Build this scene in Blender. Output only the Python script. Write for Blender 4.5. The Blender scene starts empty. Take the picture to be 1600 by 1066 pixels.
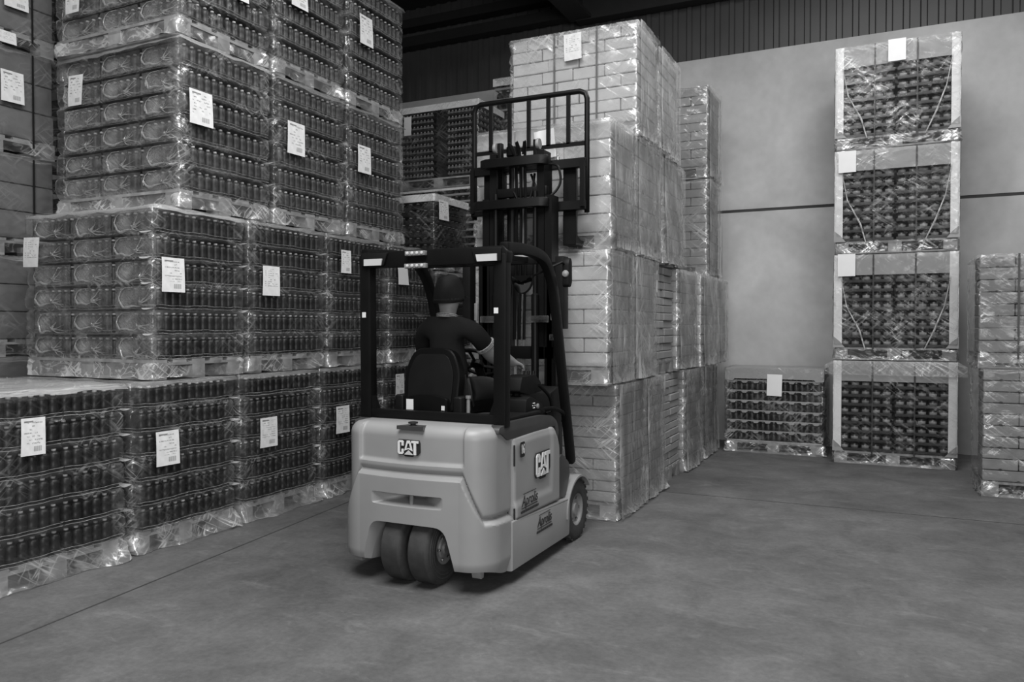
import bpy, bmesh, math, random
from mathutils import Vector, Matrix, noise
PI = math.pi
S = bpy.context.scene
COL = S.collection

# ------------------------------------------------------------------ camera, light, exposure
YAW = math.radians(25.46); PIT = math.atan(22 / 1214.0)
cam_d = bpy.data.cameras.new('camera'); cam = bpy.data.objects.new('camera', cam_d); COL.objects.link(cam)
cam_d.sensor_width = 36.0; cam_d.lens = 1214.0 / 1600 * 36.0
cam_d.clip_start = 0.05; cam_d.clip_end = 100
cam.location = (0, 0, 1.6); cam.rotation_euler = (PI / 2 - PIT, 0, YAW)
S.camera = cam
S.view_settings.view_transform = 'Standard'; S.view_settings.look = 'None'
S.view_settings.exposure = 0.0; S.view_settings.gamma = 1.0
S.view_settings.use_curve_mapping = False
S.cycles.transparent_max_bounces = 14
S.cycles.max_bounces = 4
S.cycles.adaptive_threshold = 0.02
S.cycles.diffuse_bounces = 3
S.cycles.glossy_bounces = 2
S.cycles.caustics_reflective = False
S.cycles.caustics_refractive = False
W = bpy.data.worlds.new('world'); S.world = W; W.use_nodes = True
W.node_tree.nodes['Background'].inputs[0].default_value = (1, 1, 1, 1)
W.node_tree.nodes['Background'].inputs[1].default_value = 0.05

def area(name, loc, target, sx, sy, power):
    l = bpy.data.lights.new(name, 'AREA'); l.shape = 'RECTANGLE'; l.size = sx; l.size_y = sy; l.energy = power
    o = bpy.data.objects.new(name, l); COL.objects.link(o); o.location = loc
    o.rotation_euler = (Vector(target) - Vector(loc)).to_track_quat('-Z', 'Y').to_euler()
    return o
area('skylight_lamp', (-1.4, 1.2, 6.7), (-1.4, 1.2, 0), 3.2, 4.5, 640)     # roof skylight behind the camera's head
area('skylight_lamp', (0.2, 7.2, 6.7), (0.2, 7.2, 0), 2.6, 2.2, 190)        # roof skylight over the free floor by the wall
area('door_daylight', (3.9, -4.8, 2.9), (-3.0, 6.0, 1.9), 5.0, 4.2, 450)  # open loading door behind the camera
random.seed(7)

# ------------------------------------------------------------------ materials
def mat(name):
    m = bpy.data.materials.new(name); m.use_nodes = True
    nt = m.node_tree; return m, nt, nt.nodes, nt.links, nt.nodes['Principled BSDF']
def g(v): return (v, v, v, 1)
def ramp(N, a, b, va, vb):
    r = N.new('ShaderNodeMapRange'); r.inputs[1].default_value = a; r.inputs[2].default_value = b
    r.inputs[3].default_value = va; r.inputs[4].default_value = vb; return r
def math_n(N, L, op, a, b=None, clamp=False):
    n = N.new('ShaderNodeMath'); n.operation = op; n.use_clamp = clamp
    for i, v in enumerate((a, b)):
        if v is None: continue
        if isinstance(v, (int, float)): n.inputs[i].default_value = v
        else: L.new(v, n.inputs[i])
    return n.outputs[0]
def simple(name, v, rough=0.5, metal=0.0, var=0.12, scale=6.0, rand=0.0, bump=0.0, spec=0.5):
    m, nt, N, L, P = mat(name)
    tc = N.new('ShaderNodeTexCoord'); nz = N.new('ShaderNodeTexNoise'); nz.inputs['Scale'].default_value = scale
    nz.inputs['Detail'].default_value = 5; L.new(tc.outputs['Object'], nz.inputs['Vector'])
    r = ramp(N, 0.3, 0.7, v * (1 - var), v * (1 + var)); L.new(nz.outputs['Fac'], r.inputs[0])
    out = r.outputs[0]
    if rand:
        oi = N.new('ShaderNodeObjectInfo'); rr = ramp(N, 0, 1, 1 - rand, 1 + rand); L.new(oi.outputs['Random'], rr.inputs[0])
        out = math_n(N, L, 'MULTIPLY', out, rr.outputs[0])
    cb = N.new('ShaderNodeCombineColor')
    for i in range(3): L.new(out, cb.inputs[i])
    L.new(cb.outputs[0], P.inputs['Base Color'])
    P.inputs['Roughness'].default_value = rough; P.inputs['Metallic'].default_value = metal
    P.inputs['Specular IOR Level'].default_value = spec
    if bump:
        b = N.new('ShaderNodeBump'); b.inputs['Strength'].default_value = bump; b.inputs['Distance'].default_value = 0.01
        L.new(nz.outputs['Fac'], b.inputs['Height']); L.new(b.outputs[0], P.inputs['Normal'])
    return m

def floor_mat():
    m, nt, N, L, P = mat('concrete_floor')
    tc = N.new('ShaderNodeTexCoord'); V = tc.outputs['Object']
    def nz(sc, det=6, rough=0.6, vec=V, dist=0.0):
        n = N.new('ShaderNodeTexNoise'); n.inputs['Scale'].default_value = sc; n.inputs['Detail'].default_value = det
        n.inputs['Roughness'].default_value = rough; n.inputs['Distortion'].default_value = dist; L.new(vec, n.inputs['Vector']); return n.outputs['Fac']
    big = ramp(N, 0.32, 0.68, 0.74, 1.3); L.new(nz(0.55, 4), big.inputs[0])
    mid = ramp(N, 0.35, 0.65, 0.8, 1.22); L.new(nz(2.6, 7, 0.7, dist=0.6), mid.inputs[0])
    fine = ramp(N, 0.3, 0.7, 0.84, 1.16); L.new(nz(28, 4, 0.7), fine.inputs[0])
    mp = N.new('ShaderNodeMapping'); mp.inputs['Rotation'].default_value = (0, 0, 0.5); mp.inputs['Scale'].default_value = (1.3, 3.4, 1); L.new(V, mp.inputs[0])
    scuff = ramp(N, 0.56, 0.74, 0.0, 0.5); L.new(nz(1.6, 8, 0.75, mp.outputs[0], 0.4), scuff.inputs[0])
    spots = ramp(N, 0.60, 0.70, 0.0, 0.4); L.new(nz(5.5, 8, 0.8, dist=1.0), spots.inputs[0])
    c = math_n(N, L, 'MULTIPLY', big.outputs[0], mid.outputs[0]); c = math_n(N, L, 'MULTIPLY', c, fine.outputs[0])
    c = math_n(N, L, 'MULTIPLY', c, 0.105)
    add = math_n(N, L, 'ADD', scuff.outputs[0], spots.outputs[0]); add = math_n(N, L, 'MULTIPLY', add, 0.13)
    c = math_n(N, L, 'ADD', c, add)
    cb = N.new('ShaderNodeCombineColor')
    for i in range(3): L.new(c, cb.inputs[i])
    L.new(cb.outputs[0], P.inputs['Base Color'])
    rr = ramp(N, 0.3, 0.7, 0.55, 0.8); L.new(nz(3.0), rr.inputs[0]); L.new(rr.outputs[0], P.inputs['Roughness'])
    b = N.new('ShaderNodeBump'); b.inputs['Strength'].default_value = 0.25; b.inputs['Distance'].default_value = 0.004
    L.new(nz(40, 5), b.inputs['Height']); L.new(b.outputs[0], P.inputs['Normal'])
    return m

def wall_mat():
    m, nt, N, L, P = mat('concrete_wall')
    tc = N.new('ShaderNodeTexCoord'); V = tc.outputs['Object']
    def nz(sc, det=5, rough=0.55, dist=0.0):
        n = N.new('ShaderNodeTexNoise'); n.inputs['Scale'].default_value = sc; n.inputs['Detail'].default_value = det
        n.inputs['Roughness'].default_value = rough; n.inputs['Distortion'].default_value = dist; L.new(V, n.inputs['Vector']); return n.outputs['Fac']
    a = ramp(N, 0.35, 0.7, 0.84, 1.16); L.new(nz(0.8, 3, 0.5, 0.8), a.inputs[0])
    b_ = ramp(N, 0.3, 0.7, 0.95, 1.05); L.new(nz(9, 6), b_.inputs[0])
    c = math_n(N, L, 'MULTIPLY', a.outputs[0], b_.outputs[0]); c = math_n(N, L, 'MULTIPLY', c, 0.56)
    cb = N.new('ShaderNodeCombineColor')
    for i in range(3): L.new(c, cb.inputs[i])
    L.new(cb.outputs[0], P.inputs['Base Color']); P.inputs['Roughness'].default_value = 0.85
    return m

def film_mat(name, veil, streak, tint=0.85, gloss=0.30, coarse=1.0, thin=0.97, vert=False):
    """clear stretch film: transparent, with milky wrinkles and a soft sheen"""
    m, nt, N, L, P = mat(name); N.remove(P)
    out = [n for n in N if n.type == 'OUTPUT_MATERIAL'][0]
    uv = N.new('ShaderNodeUVMap'); oi = N.new('ShaderNodeObjectInfo')
    off = N.new('ShaderNodeCombineXYZ'); rx = math_n(N, L, 'MULTIPLY', oi.outputs['Random'], 37.0)
    L.new(rx, off.inputs[0]); L.new(math_n(N, L, 'MULTIPLY', oi.outputs['Random'], 91.0), off.inputs[1])
    va = N.new('ShaderNodeVectorMath'); va.operation = 'ADD'; L.new(uv.outputs[0], va.inputs[0]); L.new(off.outputs[0], va.inputs[1])
    def ridge(rot, sx, sy, k, det=2, dist=0.5):
        mp = N.new('ShaderNodeMapping'); mp.vector_type = 'POINT'
        mp.inputs['Rotation'].default_value = (0, 0, rot); mp.inputs['Scale'].default_value = (1, 1, 1); L.new(va.outputs[0], mp.inputs[0])
        mp2 = N.new('ShaderNodeMapping'); mp2.inputs['Scale'].default_value = (sx * coarse, sy * coarse, 1); L.new(mp.outputs[0], mp2.inputs[0])
        n = N.new('ShaderNodeTexNoise'); n.inputs['Scale'].default_value = 1.0; n.inputs['Detail'].default_value = det
        n.inputs['Distortion'].default_value = dist; L.new(mp2.outputs[0], n.inputs['Vector'])
        t = math_n(N, L, 'SUBTRACT', n.outputs['Fac'], 0.5); t = math_n(N, L, 'ABSOLUTE', t)
        t = math_n(N, L, 'MULTIPLY', t, k); t = math_n(N, L, 'SUBTRACT', 1.0, t, True)
        return math_n(N, L, 'POWER', t, 2.0), n.outputs['Fac']  # thin ridges paint bright specular lines into the film
    r1, n1 = ridge(0.62, 1.5, 13.0, 20) if not vert else ridge(1.45, 0.9, 12.0, 11)
    r2, n2 = ridge(-0.75, 1.8, 14.0, 21) if not vert else ridge(1.75, 1.2, 15.0, 12)
    r3, n3 = ridge(0.1, 4.5, 7.0, 24, 3, 1.0)
    mask = N.new('ShaderNodeTexNoise'); mask.inputs['Scale'].default_value = 3.2; mask.inputs['Detail'].default_value = 0; L.new(va.outputs[0], mask.inputs['Vector'])
    mk = ramp(N, 0.42, 0.62, 0.0, 1.0); L.new(mask.outputs['Fac'], mk.inputs[0])
    s12 = math_n(N, L, 'MAXIMUM', r1, r2); s12 = math_n(N, L, 'MULTIPLY', s12, mk.outputs[0])
    r3b = math_n(N, L, 'MULTIPLY', r3, 0.3)
    w = math_n(N, L, 'MAXIMUM', s12, r3b)
    at = N.new('ShaderNodeAttribute'); at.attribute_name = 'wr'
    wr = at.outputs['Fac']
    a = math_n(N, L, 'MULTIPLY', wr, veil)
    b = math_n(N, L, 'MULTIPLY', w, wr); b = math_n(N, L, 'MULTIPLY', b, streak)
    fac = math_n(N, L, 'ADD', a, b); fac = math_n(N, L, 'MINIMUM', fac, 0.95)
    bp = N.new('ShaderNodeBump'); bp.inputs['Strength'].default_value = 0.4; bp.inputs['Distance'].default_value = 0.02
    hs = math_n(N, L, 'ADD', n1, n3); L.new(hs, bp.inputs['Height'])
    tr = N.new('ShaderNodeBsdfTransparent'); tr.inputs[0].default_value = g(thin)
    df = N.new('ShaderNodeBsdfDiffuse'); df.inputs[0].default_value = g(tint); L.new(bp.outputs[0], df.inputs['Normal'])
    tl = N.new('ShaderNodeBsdfTranslucent'); tl.inputs[0].default_value = g(tint)
    d2 = N.new('ShaderNodeMixShader'); d2.inputs[0].default_value = 0.25; L.new(df.outputs[0], d2.inputs[1]); L.new(tl.outputs[0], d2.inputs[2])
    gl = N.new('ShaderNodeBsdfGlossy'); gl.inputs['Color'].default_value = g(0.95); gl.inputs['Roughness'].default_value = 0.22; L.new(bp.outputs[0], gl.inputs['Normal'])
    d3 = N.new('ShaderNodeMixShader'); d3.inputs[0].default_value = gloss; L.new(d2.outputs[0], d3.inputs[1]); L.new(gl.outputs[0], d3.inputs[2])
    m1 = N.new('ShaderNodeMixShader'); L.new(fac, m1.inputs[0]); L.new(tr.outputs[0], m1.inputs[1]); L.new(d3.outputs[0], m1.inputs[2])
    fr = N.new('ShaderNodeFresnel'); fr.inputs[0].default_value = 1.3; L.new(bp.outputs[0], fr.inputs['Normal'])
    fr2 = math_n(N, L, 'MULTIPLY', fr.outputs[0], 0.45, True)
    g2 = N.new('ShaderNodeBsdfGlossy'); g2.inputs['Color'].default_value = g(0.95); g2.inputs['Roughness'].default_value = 0.12; L.new(bp.outputs[0], g2.inputs['Normal'])
    m2 = N.new('ShaderNodeMixShader'); L.new(fr2, m2.inputs[0]); L.new(m1.outputs[0], m2.inputs[1]); L.new(g2.outputs[0], m2.inputs[2])
    L.new(m2.outputs[0], out.inputs[0])
    return m

def label_mat(name, seed, rows=14, blocks=True):
    """white paper with small rows of dark print and a barcode block"""
    m, nt, N, L, P = mat(name)
    uv = N.new('ShaderNodeUVMap'); sp = N.new('ShaderNodeSeparateXYZ'); L.new(uv.outputs[0], sp.inputs[0])
    u, v = sp.outputs[0], sp.outputs[1]
    mp = N.new('ShaderNodeMapping'); mp.inputs['Scale'].default_value = (9, rows, 1); mp.inputs['Location'].default_value = (seed * 3.1, seed * 7.7, 0); L.new(uv.outputs[0], mp.inputs[0])
    fl = N.new('ShaderNodeVectorMath'); fl.operation = 'FLOOR'; L.new(mp.outputs[0], fl.inputs[0])
    wn = N.new('ShaderNodeTexWhiteNoise'); wn.noise_dimensions = '2D'; L.new(fl.outputs[0], wn.inputs['Vector'])
    cellon = math_n(N, L, 'GREATER_THAN', wn.outputs['Value'], 0.52)
    mp2 = N.new('ShaderNodeMapping'); mp2.inputs['Scale'].default_value = (55, rows * 2.5, 1); mp2.inputs['Location'].default_value = (seed, seed, 0); L.new(uv.outputs[0], mp2.inputs[0])
    nz = N.new('ShaderNodeTexNoise'); nz.inputs['Scale'].default_value = 1; nz.inputs['Detail'].default_value = 1; L.new(mp2.outputs[0], nz.inputs['Vector'])
    ink = math_n(N, L, 'GREATER_THAN', nz.outputs['Fac'], 0.5)
    fr = math_n(N, L, 'FRACT', math_n(N, L, 'MULTIPLY', v, float(rows)))
    line = math_n(N, L, 'MULTIPLY', math_n(N, L, 'GREATER_THAN', fr, 0.35), math_n(N, L, 'LESS_THAN', fr, 0.8))
    def box(a, b, c, d):
        x = math_n(N, L, 'MULTIPLY', math_n(N, L, 'GREATER_THAN', u, a), math_n(N, L, 'LESS_THAN', u, b))
        y = math_n(N, L, 'MULTIPLY', math_n(N, L, 'GREATER_THAN', v, c), math_n(N, L, 'LESS_THAN', v, d))
        return math_n(N, L, 'MULTIPLY', x, y)
    t = math_n(N, L, 'MULTIPLY', math_n(N, L, 'MULTIPLY', cellon, ink), math_n(N, L, 'MULTIPLY', line, box(0.12, 0.88, 0.30, 0.9)))
    if blocks:
        bar = math_n(N, L, 'GREATER_THAN', math_n(N, L, 'FRACT', math_n(N, L, 'MULTIPLY', u, 24.0)), 0.45)
        t = math_n(N, L, 'MAXIMUM', t, math_n(N, L, 'MULTIPLY', bar, box(0.5, 0.85, 0.1, 0.24)))
        t = math_n(N, L, 'MAXIMUM', t, box(0.12, 0.5, 0.88, 0.925))
    big = N.new('ShaderNodeTexNoise'); big.inputs['Scale'].default_value = 4; L.new(uv.outputs[0], big.inputs['Vector'])
    pr = ramp(N, 0.3, 0.7, 0.72, 0.86); L.new(big.outputs['Fac'], pr.inputs[0])
    k = math_n(N, L, 'MULTIPLY', t, 0.55)
    c = math_n(N, L, 'SUBTRACT', pr.outputs[0], k)
    cb = N.new('ShaderNodeCombineColor')
    for i in range(3): L.new(c, cb.inputs[i])
    L.new(cb.outputs[0], P.inputs['Base Color']); P.inputs['Roughness'].default_value = 0.6
    return m

M = {}
M['floor'] = floor_mat(); M['wall'] = wall_mat()
M['clad'] = simple('metal_cladding', 0.075, 0.5, 0.0, 0.15, 1.5)
M['steel'] = simple('roof_steel', 0.02, 0.6)
M['roof'] = simple('roof_sheet', 0.035, 0.7)
M['joint'] = simple('joint_filler', 0.05, 0.8)
M['wood'] = simple('pallet_wood', 0.25, 0.8, 0, 0.3, 9, 0.2, 0.3)
M['woodd'] = simple('pallet_wood_grey', 0.26, 0.8, 0, 0.3, 9, 0.2, 0.3)
M['bottle'] = simple('dark_bottle', 0.013, 0.42, 0, 0.25, 14, 0.35)
M['bottle2'] = simple('grey_bottle', 0.034, 0.42, 0, 0.2, 14, 0.25)  # paler copy of the dark bottle: stronger light on upper tiers put into colour
M['cap'] = simple('bottle_cap', 0.55, 0.35, 0, 0.1, 10, 0.4)  # cap tone raised so the pale spots stand in for shoulder highlights
M['pack'] = simple('pack_core', 0.010, 0.6)
M['pad'] = simple('layer_pad', 0.05, 0.7)
M['carton'] = simple('pale_carton', 0.50, 0.7, 0, 0.07, 5, 0.06, 0.05)
M['carton2'] = simple('brown_carton', 0.30, 0.75, 0, 0.08, 5, 0.10, 0.05)
M['carton3'] = simple('grey_carton', 0.145, 0.75, 0, 0.08, 5, 0.10, 0.05)
M['carton4'] = simple('tan_carton', 0.24, 0.75, 0, 0.08, 5, 0.08, 0.05)
M['can'] = simple('grey_can', 0.15, 0.3, 0, 0.2, 20, 0.2)
M['strap'] = simple('black_strap', 0.015, 0.4)
M['gstrap'] = simple('grey_strap', 0.12, 0.5)
M['board'] = simple('white_board', 0.8, 0.6, 0, 0.05)
M['capboard'] = simple('cap_board', 0.34, 0.7, 0, 0.08, 4, 0.1)
M['jar'] = simple('black_jar', 0.02, 0.3, 0, 0.2, 10, 0.3)
M['jarlabel'] = simple('jar_label', 0.20, 0.5, 0, 0.2, 20, 0.35)
M['film'] = film_mat('stretch_film', 0.13, 0.55)
M['filmh'] = film_mat('milky_film', 0.15, 0.6, 0.9)
M['filme'] = film_mat('tight_film', 0.04, 0.42)
M['filmv'] = film_mat('draped_film', 0.20, 0.55, 0.9, vert=True)
M['edge'] = simple('film_edge', 0.48, 0.3, 0, 0.5, 25)
M['collar'] = film_mat('shrink_collar', 0.42, 0.5, 0.9, 0.35, 2.0)
M['topfilm'] = film_mat('top_sheet_film', 0.62, 0.3, 0.85, 0.25)
LAB = [label_mat('paper_print', i, 11 + i % 4, i != 3) for i in range(5)]
M['plain'] = simple('plain_paper', 0.78, 0.6, 0, 0.04)

# ------------------------------------------------------------------ builders
class MB:
    def __init__(s): s.v = []; s.f = []; s.m = []; s.uv = None; s.wr = None
    def add(s, vs, fs, mi=0):
        o = len(s.v); s.v += [tuple(v) for v in vs]; s.f += [tuple(i + o for i in f) for f in fs]; s.m += [mi] * len(fs); return o
    def box(s, c, sz, mi=0, rz=0.0):
        x, y, z = (a / 2 for a in sz); ca, sa = math.cos(rz), math.sin(rz)
        vs = []
        for dx, dy, dz in [(-1,-1,-1),(1,-1,-1),(1,1,-1),(-1,1,-1),(-1,-1,1),(1,-1,1),(1,1,1),(-1,1,1)]:
            px, py = dx * x, dy * y
            vs.append((c[0] + px * ca - py * sa, c[1] + px * sa + py * ca, c[2] + dz * z))
        s.add(vs, [(0,3,2,1),(4,5,6,7),(0,1,5,4),(1,2,6,5),(2,3,7,6),(3,0,4,7)], mi); return s
    def prism(s, poly, a, b, axis='x', mi=0):
        """poly in the two other axes (in x,y,z order), extruded from a to b"""
        n = len(poly)
        def P(p, t): return (t, p[0], p[1]) if axis == 'x' else (p[0], t, p[1]) if axis == 'y' else (p[0], p[1], t)
        vs = [P(p, a) for p in poly] + [P(p, b) for p in poly]
        fs = [tuple(range(n - 1, -1, -1)), tuple(range(n, 2 * n))] + [(i, (i + 1) % n, n + (i + 1) % n, n + i) for i in range(n)]
        s.add(vs, fs, mi); return s
    def lathe(s, prof, seg=12, c=(0,0,0), axis='z', mi=0, mis=None, closed=False, caps=True):
        o = len(s.v)
        for r, h in prof:
            for k in range(seg):
                a = 2 * PI * k / seg; p, q = r * math.cos(a), r * math.sin(a)
                s.v.append((c[0]+p, c[1]+q, c[2]+h) if axis == 'z' else (c[0]+h, c[1]+p, c[2]+q) if axis == 'x' else (c[0]+p, c[1]+h, c[2]+q))
        n = len(prof)
        for i in range(n - 1 + (1 if closed else 0)):
            j = (i + 1) % n
            for k in range(seg):
                k2 = (k + 1) % seg
                s.f.append((o+i*seg+k, o+i*seg+k2, o+j*seg+k2, o+j*seg+k)); s.m.append(mis[i] if mis else mi)
        if not closed and caps:
            s.f.append(tuple(o + k for k in range(seg - 1, -1, -1))); s.m.append(mis[0] if mis else mi)
            s.f.append(tuple(o + (n-1)*seg + k for k in range(seg))); s.m.append(mis[-1] if mis else mi)
        return s
    def tube(s, pts, r, seg=6, mi=0, cap=True):
        pts = [Vector(p) for p in pts]; n = len(pts); o = len(s.v)
        t0 = (pts[1] - pts[0]).normalized(); up = Vector((0,0,1)) if abs(t0.z) < 0.9 else Vector((1,0,0))
        nrm = t0.cross(up).normalized()
        for i, p in enumerate(pts):
            t = (pts[min(i+1, n-1)] - pts[max(i-1, 0)]).normalized()
            nrm = (nrm - t * nrm.dot(t)).normalized(); b = t.cross(nrm)
            rr = r[i] if isinstance(r, (list, tuple)) else r
            for k in range(seg):
                a = 2 * PI * k / seg; s.v.append(tuple(p + nrm * (math.cos(a) * rr) + b * (math.sin(a) * rr)))
        for i in range(n - 1):
            for k in range(seg):
                k2 = (k + 1) % seg; s.f.append((o+i*seg+k, o+i*seg+k2, o+(i+1)*seg+k2, o+(i+1)*seg+k)); s.m.append(mi)
        if cap:
            s.f.append(tuple(o + k for k in range(seg-1, -1, -1))); s.m.append(mi)
            s.f.append(tuple(o + (n-1)*seg + k for k in range(seg))); s.m.append(mi)
        return s
    def mesh(s, name, mats, smooth=False, bevel=0.0, bseg=2, angle=0.6):
        me = bpy.data.meshes.new(name); me.from_pydata(s.v, [], s.f)
        for m_ in (mats if isinstance(mats, (list, tuple)) else [mats]): me.materials.append(m_)
        me.polygons.foreach_set('material_index', s.m)
        if s.uv: 
            l = me.uv_layers.new(name='UVMap'); lv = [0] * len(me.loops); me.loops.foreach_get('vertex_index', lv)
            l.data.foreach_set('uv', [c for i in lv for c in s.uv[i]])
        if s.wr:
            a = me.attributes.new('wr', 'FLOAT', 'POINT'); a.data.foreach_set('value', s.wr)
        bm = bmesh.new(); bm.from_mesh(me)
        bmesh.ops.recalc_face_normals(bm, faces=bm.faces)
        if bevel:
            es = [e for e in bm.edges if len(e.link_faces) == 2 and e.calc_face_angle(0) > angle]
            bmesh.ops.bevel(bm, geom=es, offset=bevel, segments=bseg, affect='EDGES', profile=0.6, clamp_overlap=True)
        bm.to_mesh(me); bm.free()
        if smooth: me.polygons.foreach_set('use_smooth', [True] * len(me.polygons))
        elif bevel:
            me.polygons.foreach_set('use_smooth', [True] * len(me.polygons))
            try: me.set_sharp_from_angle(angle=0.6)
            except Exception: pass
        me.update(); return me
    def build(s, name, mats, parent=None, loc=(0,0,0), rot=None, **k):
        return put(name, s.mesh(name, mats, **k), parent, loc, rot)
def put(name, me, parent=None, loc=(0,0,0), rot=None, scale=None):
    o = bpy.data.objects.new(name, me); COL.objects.link(o); o.location = loc
    if rot: o.rotation_euler = rot
    if scale: o.scale = scale
    if parent: o.parent = parent
    return o
def tag(o, label, cat, group=None, kind=None):
    o['label'] = label; o['category'] = cat
    if group: o['group'] = group
    if kind: o['kind'] = kind
    return o
def thing(name, loc, label, cat, group=None, rz=0.0):
    o = bpy.data.objects.new(name, None); COL.objects.link(o); o.location = loc; o.rotation_euler = (0, 0, rz); o.empty_display_size = 0.1
    return tag(o, label, cat, group)
def sub(name, parent, loc=(0,0,0), rot=None):
    o = bpy.data.objects.new(name, None); COL.objects.link(o); o.location = loc; o.parent = parent; o.empty_display_size = 0.05
    if rot: o.rotation_euler = rot
    return o
def struct(o, label):
    o['kind'] = 'structure'; o['label'] = label; return o
_bc = {}
def boxmesh(sx, sy, sz, m, bev=0.004):
    k = (round(sx, 3), round(sy, 3), round(sz, 3), m, bev)
    if k not in _bc:
        b = MB().box((0, 0, 0), k[:3]); _bc[k] = b.mesh('box_piece', M[m], bevel=bev, bseg=1) if bev else b.mesh('box_piece', M[m])
    return _bc[k]

# ------------------------------------------------------------------ the hall
WY = 11.2
b = MB(); b.box((-3, 4, -0.1), (22, 20, 0.2)); fl = struct(b.build('floor', M['floor']), 'grey concrete warehouse floor with scuffs and stains')
jm = MB(); jm.box((-4.19, 4.0, 0.0012), (0.012, 9.0, 0.0024), rz=0.115)
jm.build('floor_joint', M['joint'], fl)
MB().box((1.2, 7.42, 0.0012), (6.4, 0.006, 0.0024)).build('floor_joint', M['joint'], fl)
w = MB(); w.box((-3, WY + 0.1, 1.6), (20, 0.2, 3.2)); wl = struct(w.build('wall_back', M['wall']), 'pale mottled concrete end wall')
put('concrete_panel', MB().box((-3, WY + 0.1, 4.325), (20, 0.2, 2.17)).mesh('concrete_panel', M['wall']), wl)
put('panel_joint', MB().box((-3, WY + 0.09, 3.22), (20, 0.17, 0.04)).mesh('panel_joint', M['joint']), wl)
# ribbed metal sheeting above the concrete
cl = sub('cladding', wl)
def rib_sheet(x0, x1, z0, z1):
    bb = MB(); n = int((x1 - x0) / 0.2 + .5); vs = []
    for i in range(n):
        xa = x0 + i * 0.2
        for dx, dy in ((0, 0), (0.11, 0), (0.125, -0.035), (0.185, -0.035)): vs.append((xa + dx, WY + 0.12 + dy))
    vs.append((x0 + n * 0.2, WY + 0.12))
    pts = [(x, y, z0) for x, y in vs] + [(x, y, z1) for x, y in vs]; k = len(vs)
    bb.add(pts, [(i, i + 1, k + i + 1, k + i) for i in range(k - 1)]); return bb
for i in range(10):
    rib_sheet(-12.5 + i * 2.0, -12.5 + (i + 1) * 2.0, 5.41, 7.2).build('metal_sheet', M['clad'], cl)
for z, hh in ((6.36, 0.16), (6.66, 0.14)):
    struct(MB().box((-8.3, WY - 0.06, z), (8.2, 0.2, hh)).build('trim_girt', M['steel']), 'dark steel girt across the ribbed sheeting')
struct(MB().box((0.6, WY - 0.06, 6.35), (9.6, 0.2, 0.30)).build('trim_girt', M['steel']), 'dark steel girt above the end wall by the tall stack')
rf = MB()
for zc, hh, ww in ((6.24, 0.05, 0.34), (6.50, 0.5, 0.07), (6.77, 0.05, 0.34)): rf.box((-4.12, 4.5, zc), (ww, 13.2, hh))
struct(rf.build('ceiling_rafter', M['steel']), 'dark steel roof rafter running along the hall')
for i in range(5):
    struct(MB().box((-3, 0.4 + i * 2.4, 6.90), (18, 0.12, 0.16)).build('ceiling_purlin', M['steel']), 'dark steel roof purlin')
rs = MB(); rs.box((-3, 4.5, 7.05), (20, 14, 0.1)); struct(rs.build('ceiling', M['roof']), 'dark metal roof sheeting')
struct(MB().box((-12.0, 4, 3.5), (0.2, 16, 7)).build('wall_left', M['wall']), 'concrete side wall behind the stacked pallets')

# ------------------------------------------------------------------ pallets, film, paper
def pallet(parent, w, d, front=True, m='wood', h=0.145):
    """boards along x; w = size in x, d = size in y; standing on z = 0 of its thing"""
    p = sub('pallet', parent)
    nb = 5; bw = d * 0.148
    for i in range(nb):
        y = -d/2 + bw/2 + i * (d - bw) / (nb - 1)
        put('deck_board', boxmesh(w, bw, 0.022, m, 0), p, (0, y, h - 0.011))
    for x in (-w/2 + 0.07, 0, w/2 - 0.07): put('cross_board', boxmesh(0.14, d, 0.02, m, 0), p, (x, 0, h - 0.032))
    for x in (-w/2 + 0.07, 0, w/2 - 0.07):
        for y in (-d/2 + 0.06, 0, d/2 - 0.06):
            if x < 0 and y > 0: continue
            put('block', boxmesh(0.14, 0.12, h - 0.062, m, 0), p, (x, y, 0.02 + (h - 0.062) / 2))
    for y in (-d/2 + 0.06, 0, d/2 - 0.06): put('base_board', boxmesh(w, 0.12, 0.02, m, 0), p, (0, y, 0.01))
    return p

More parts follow.
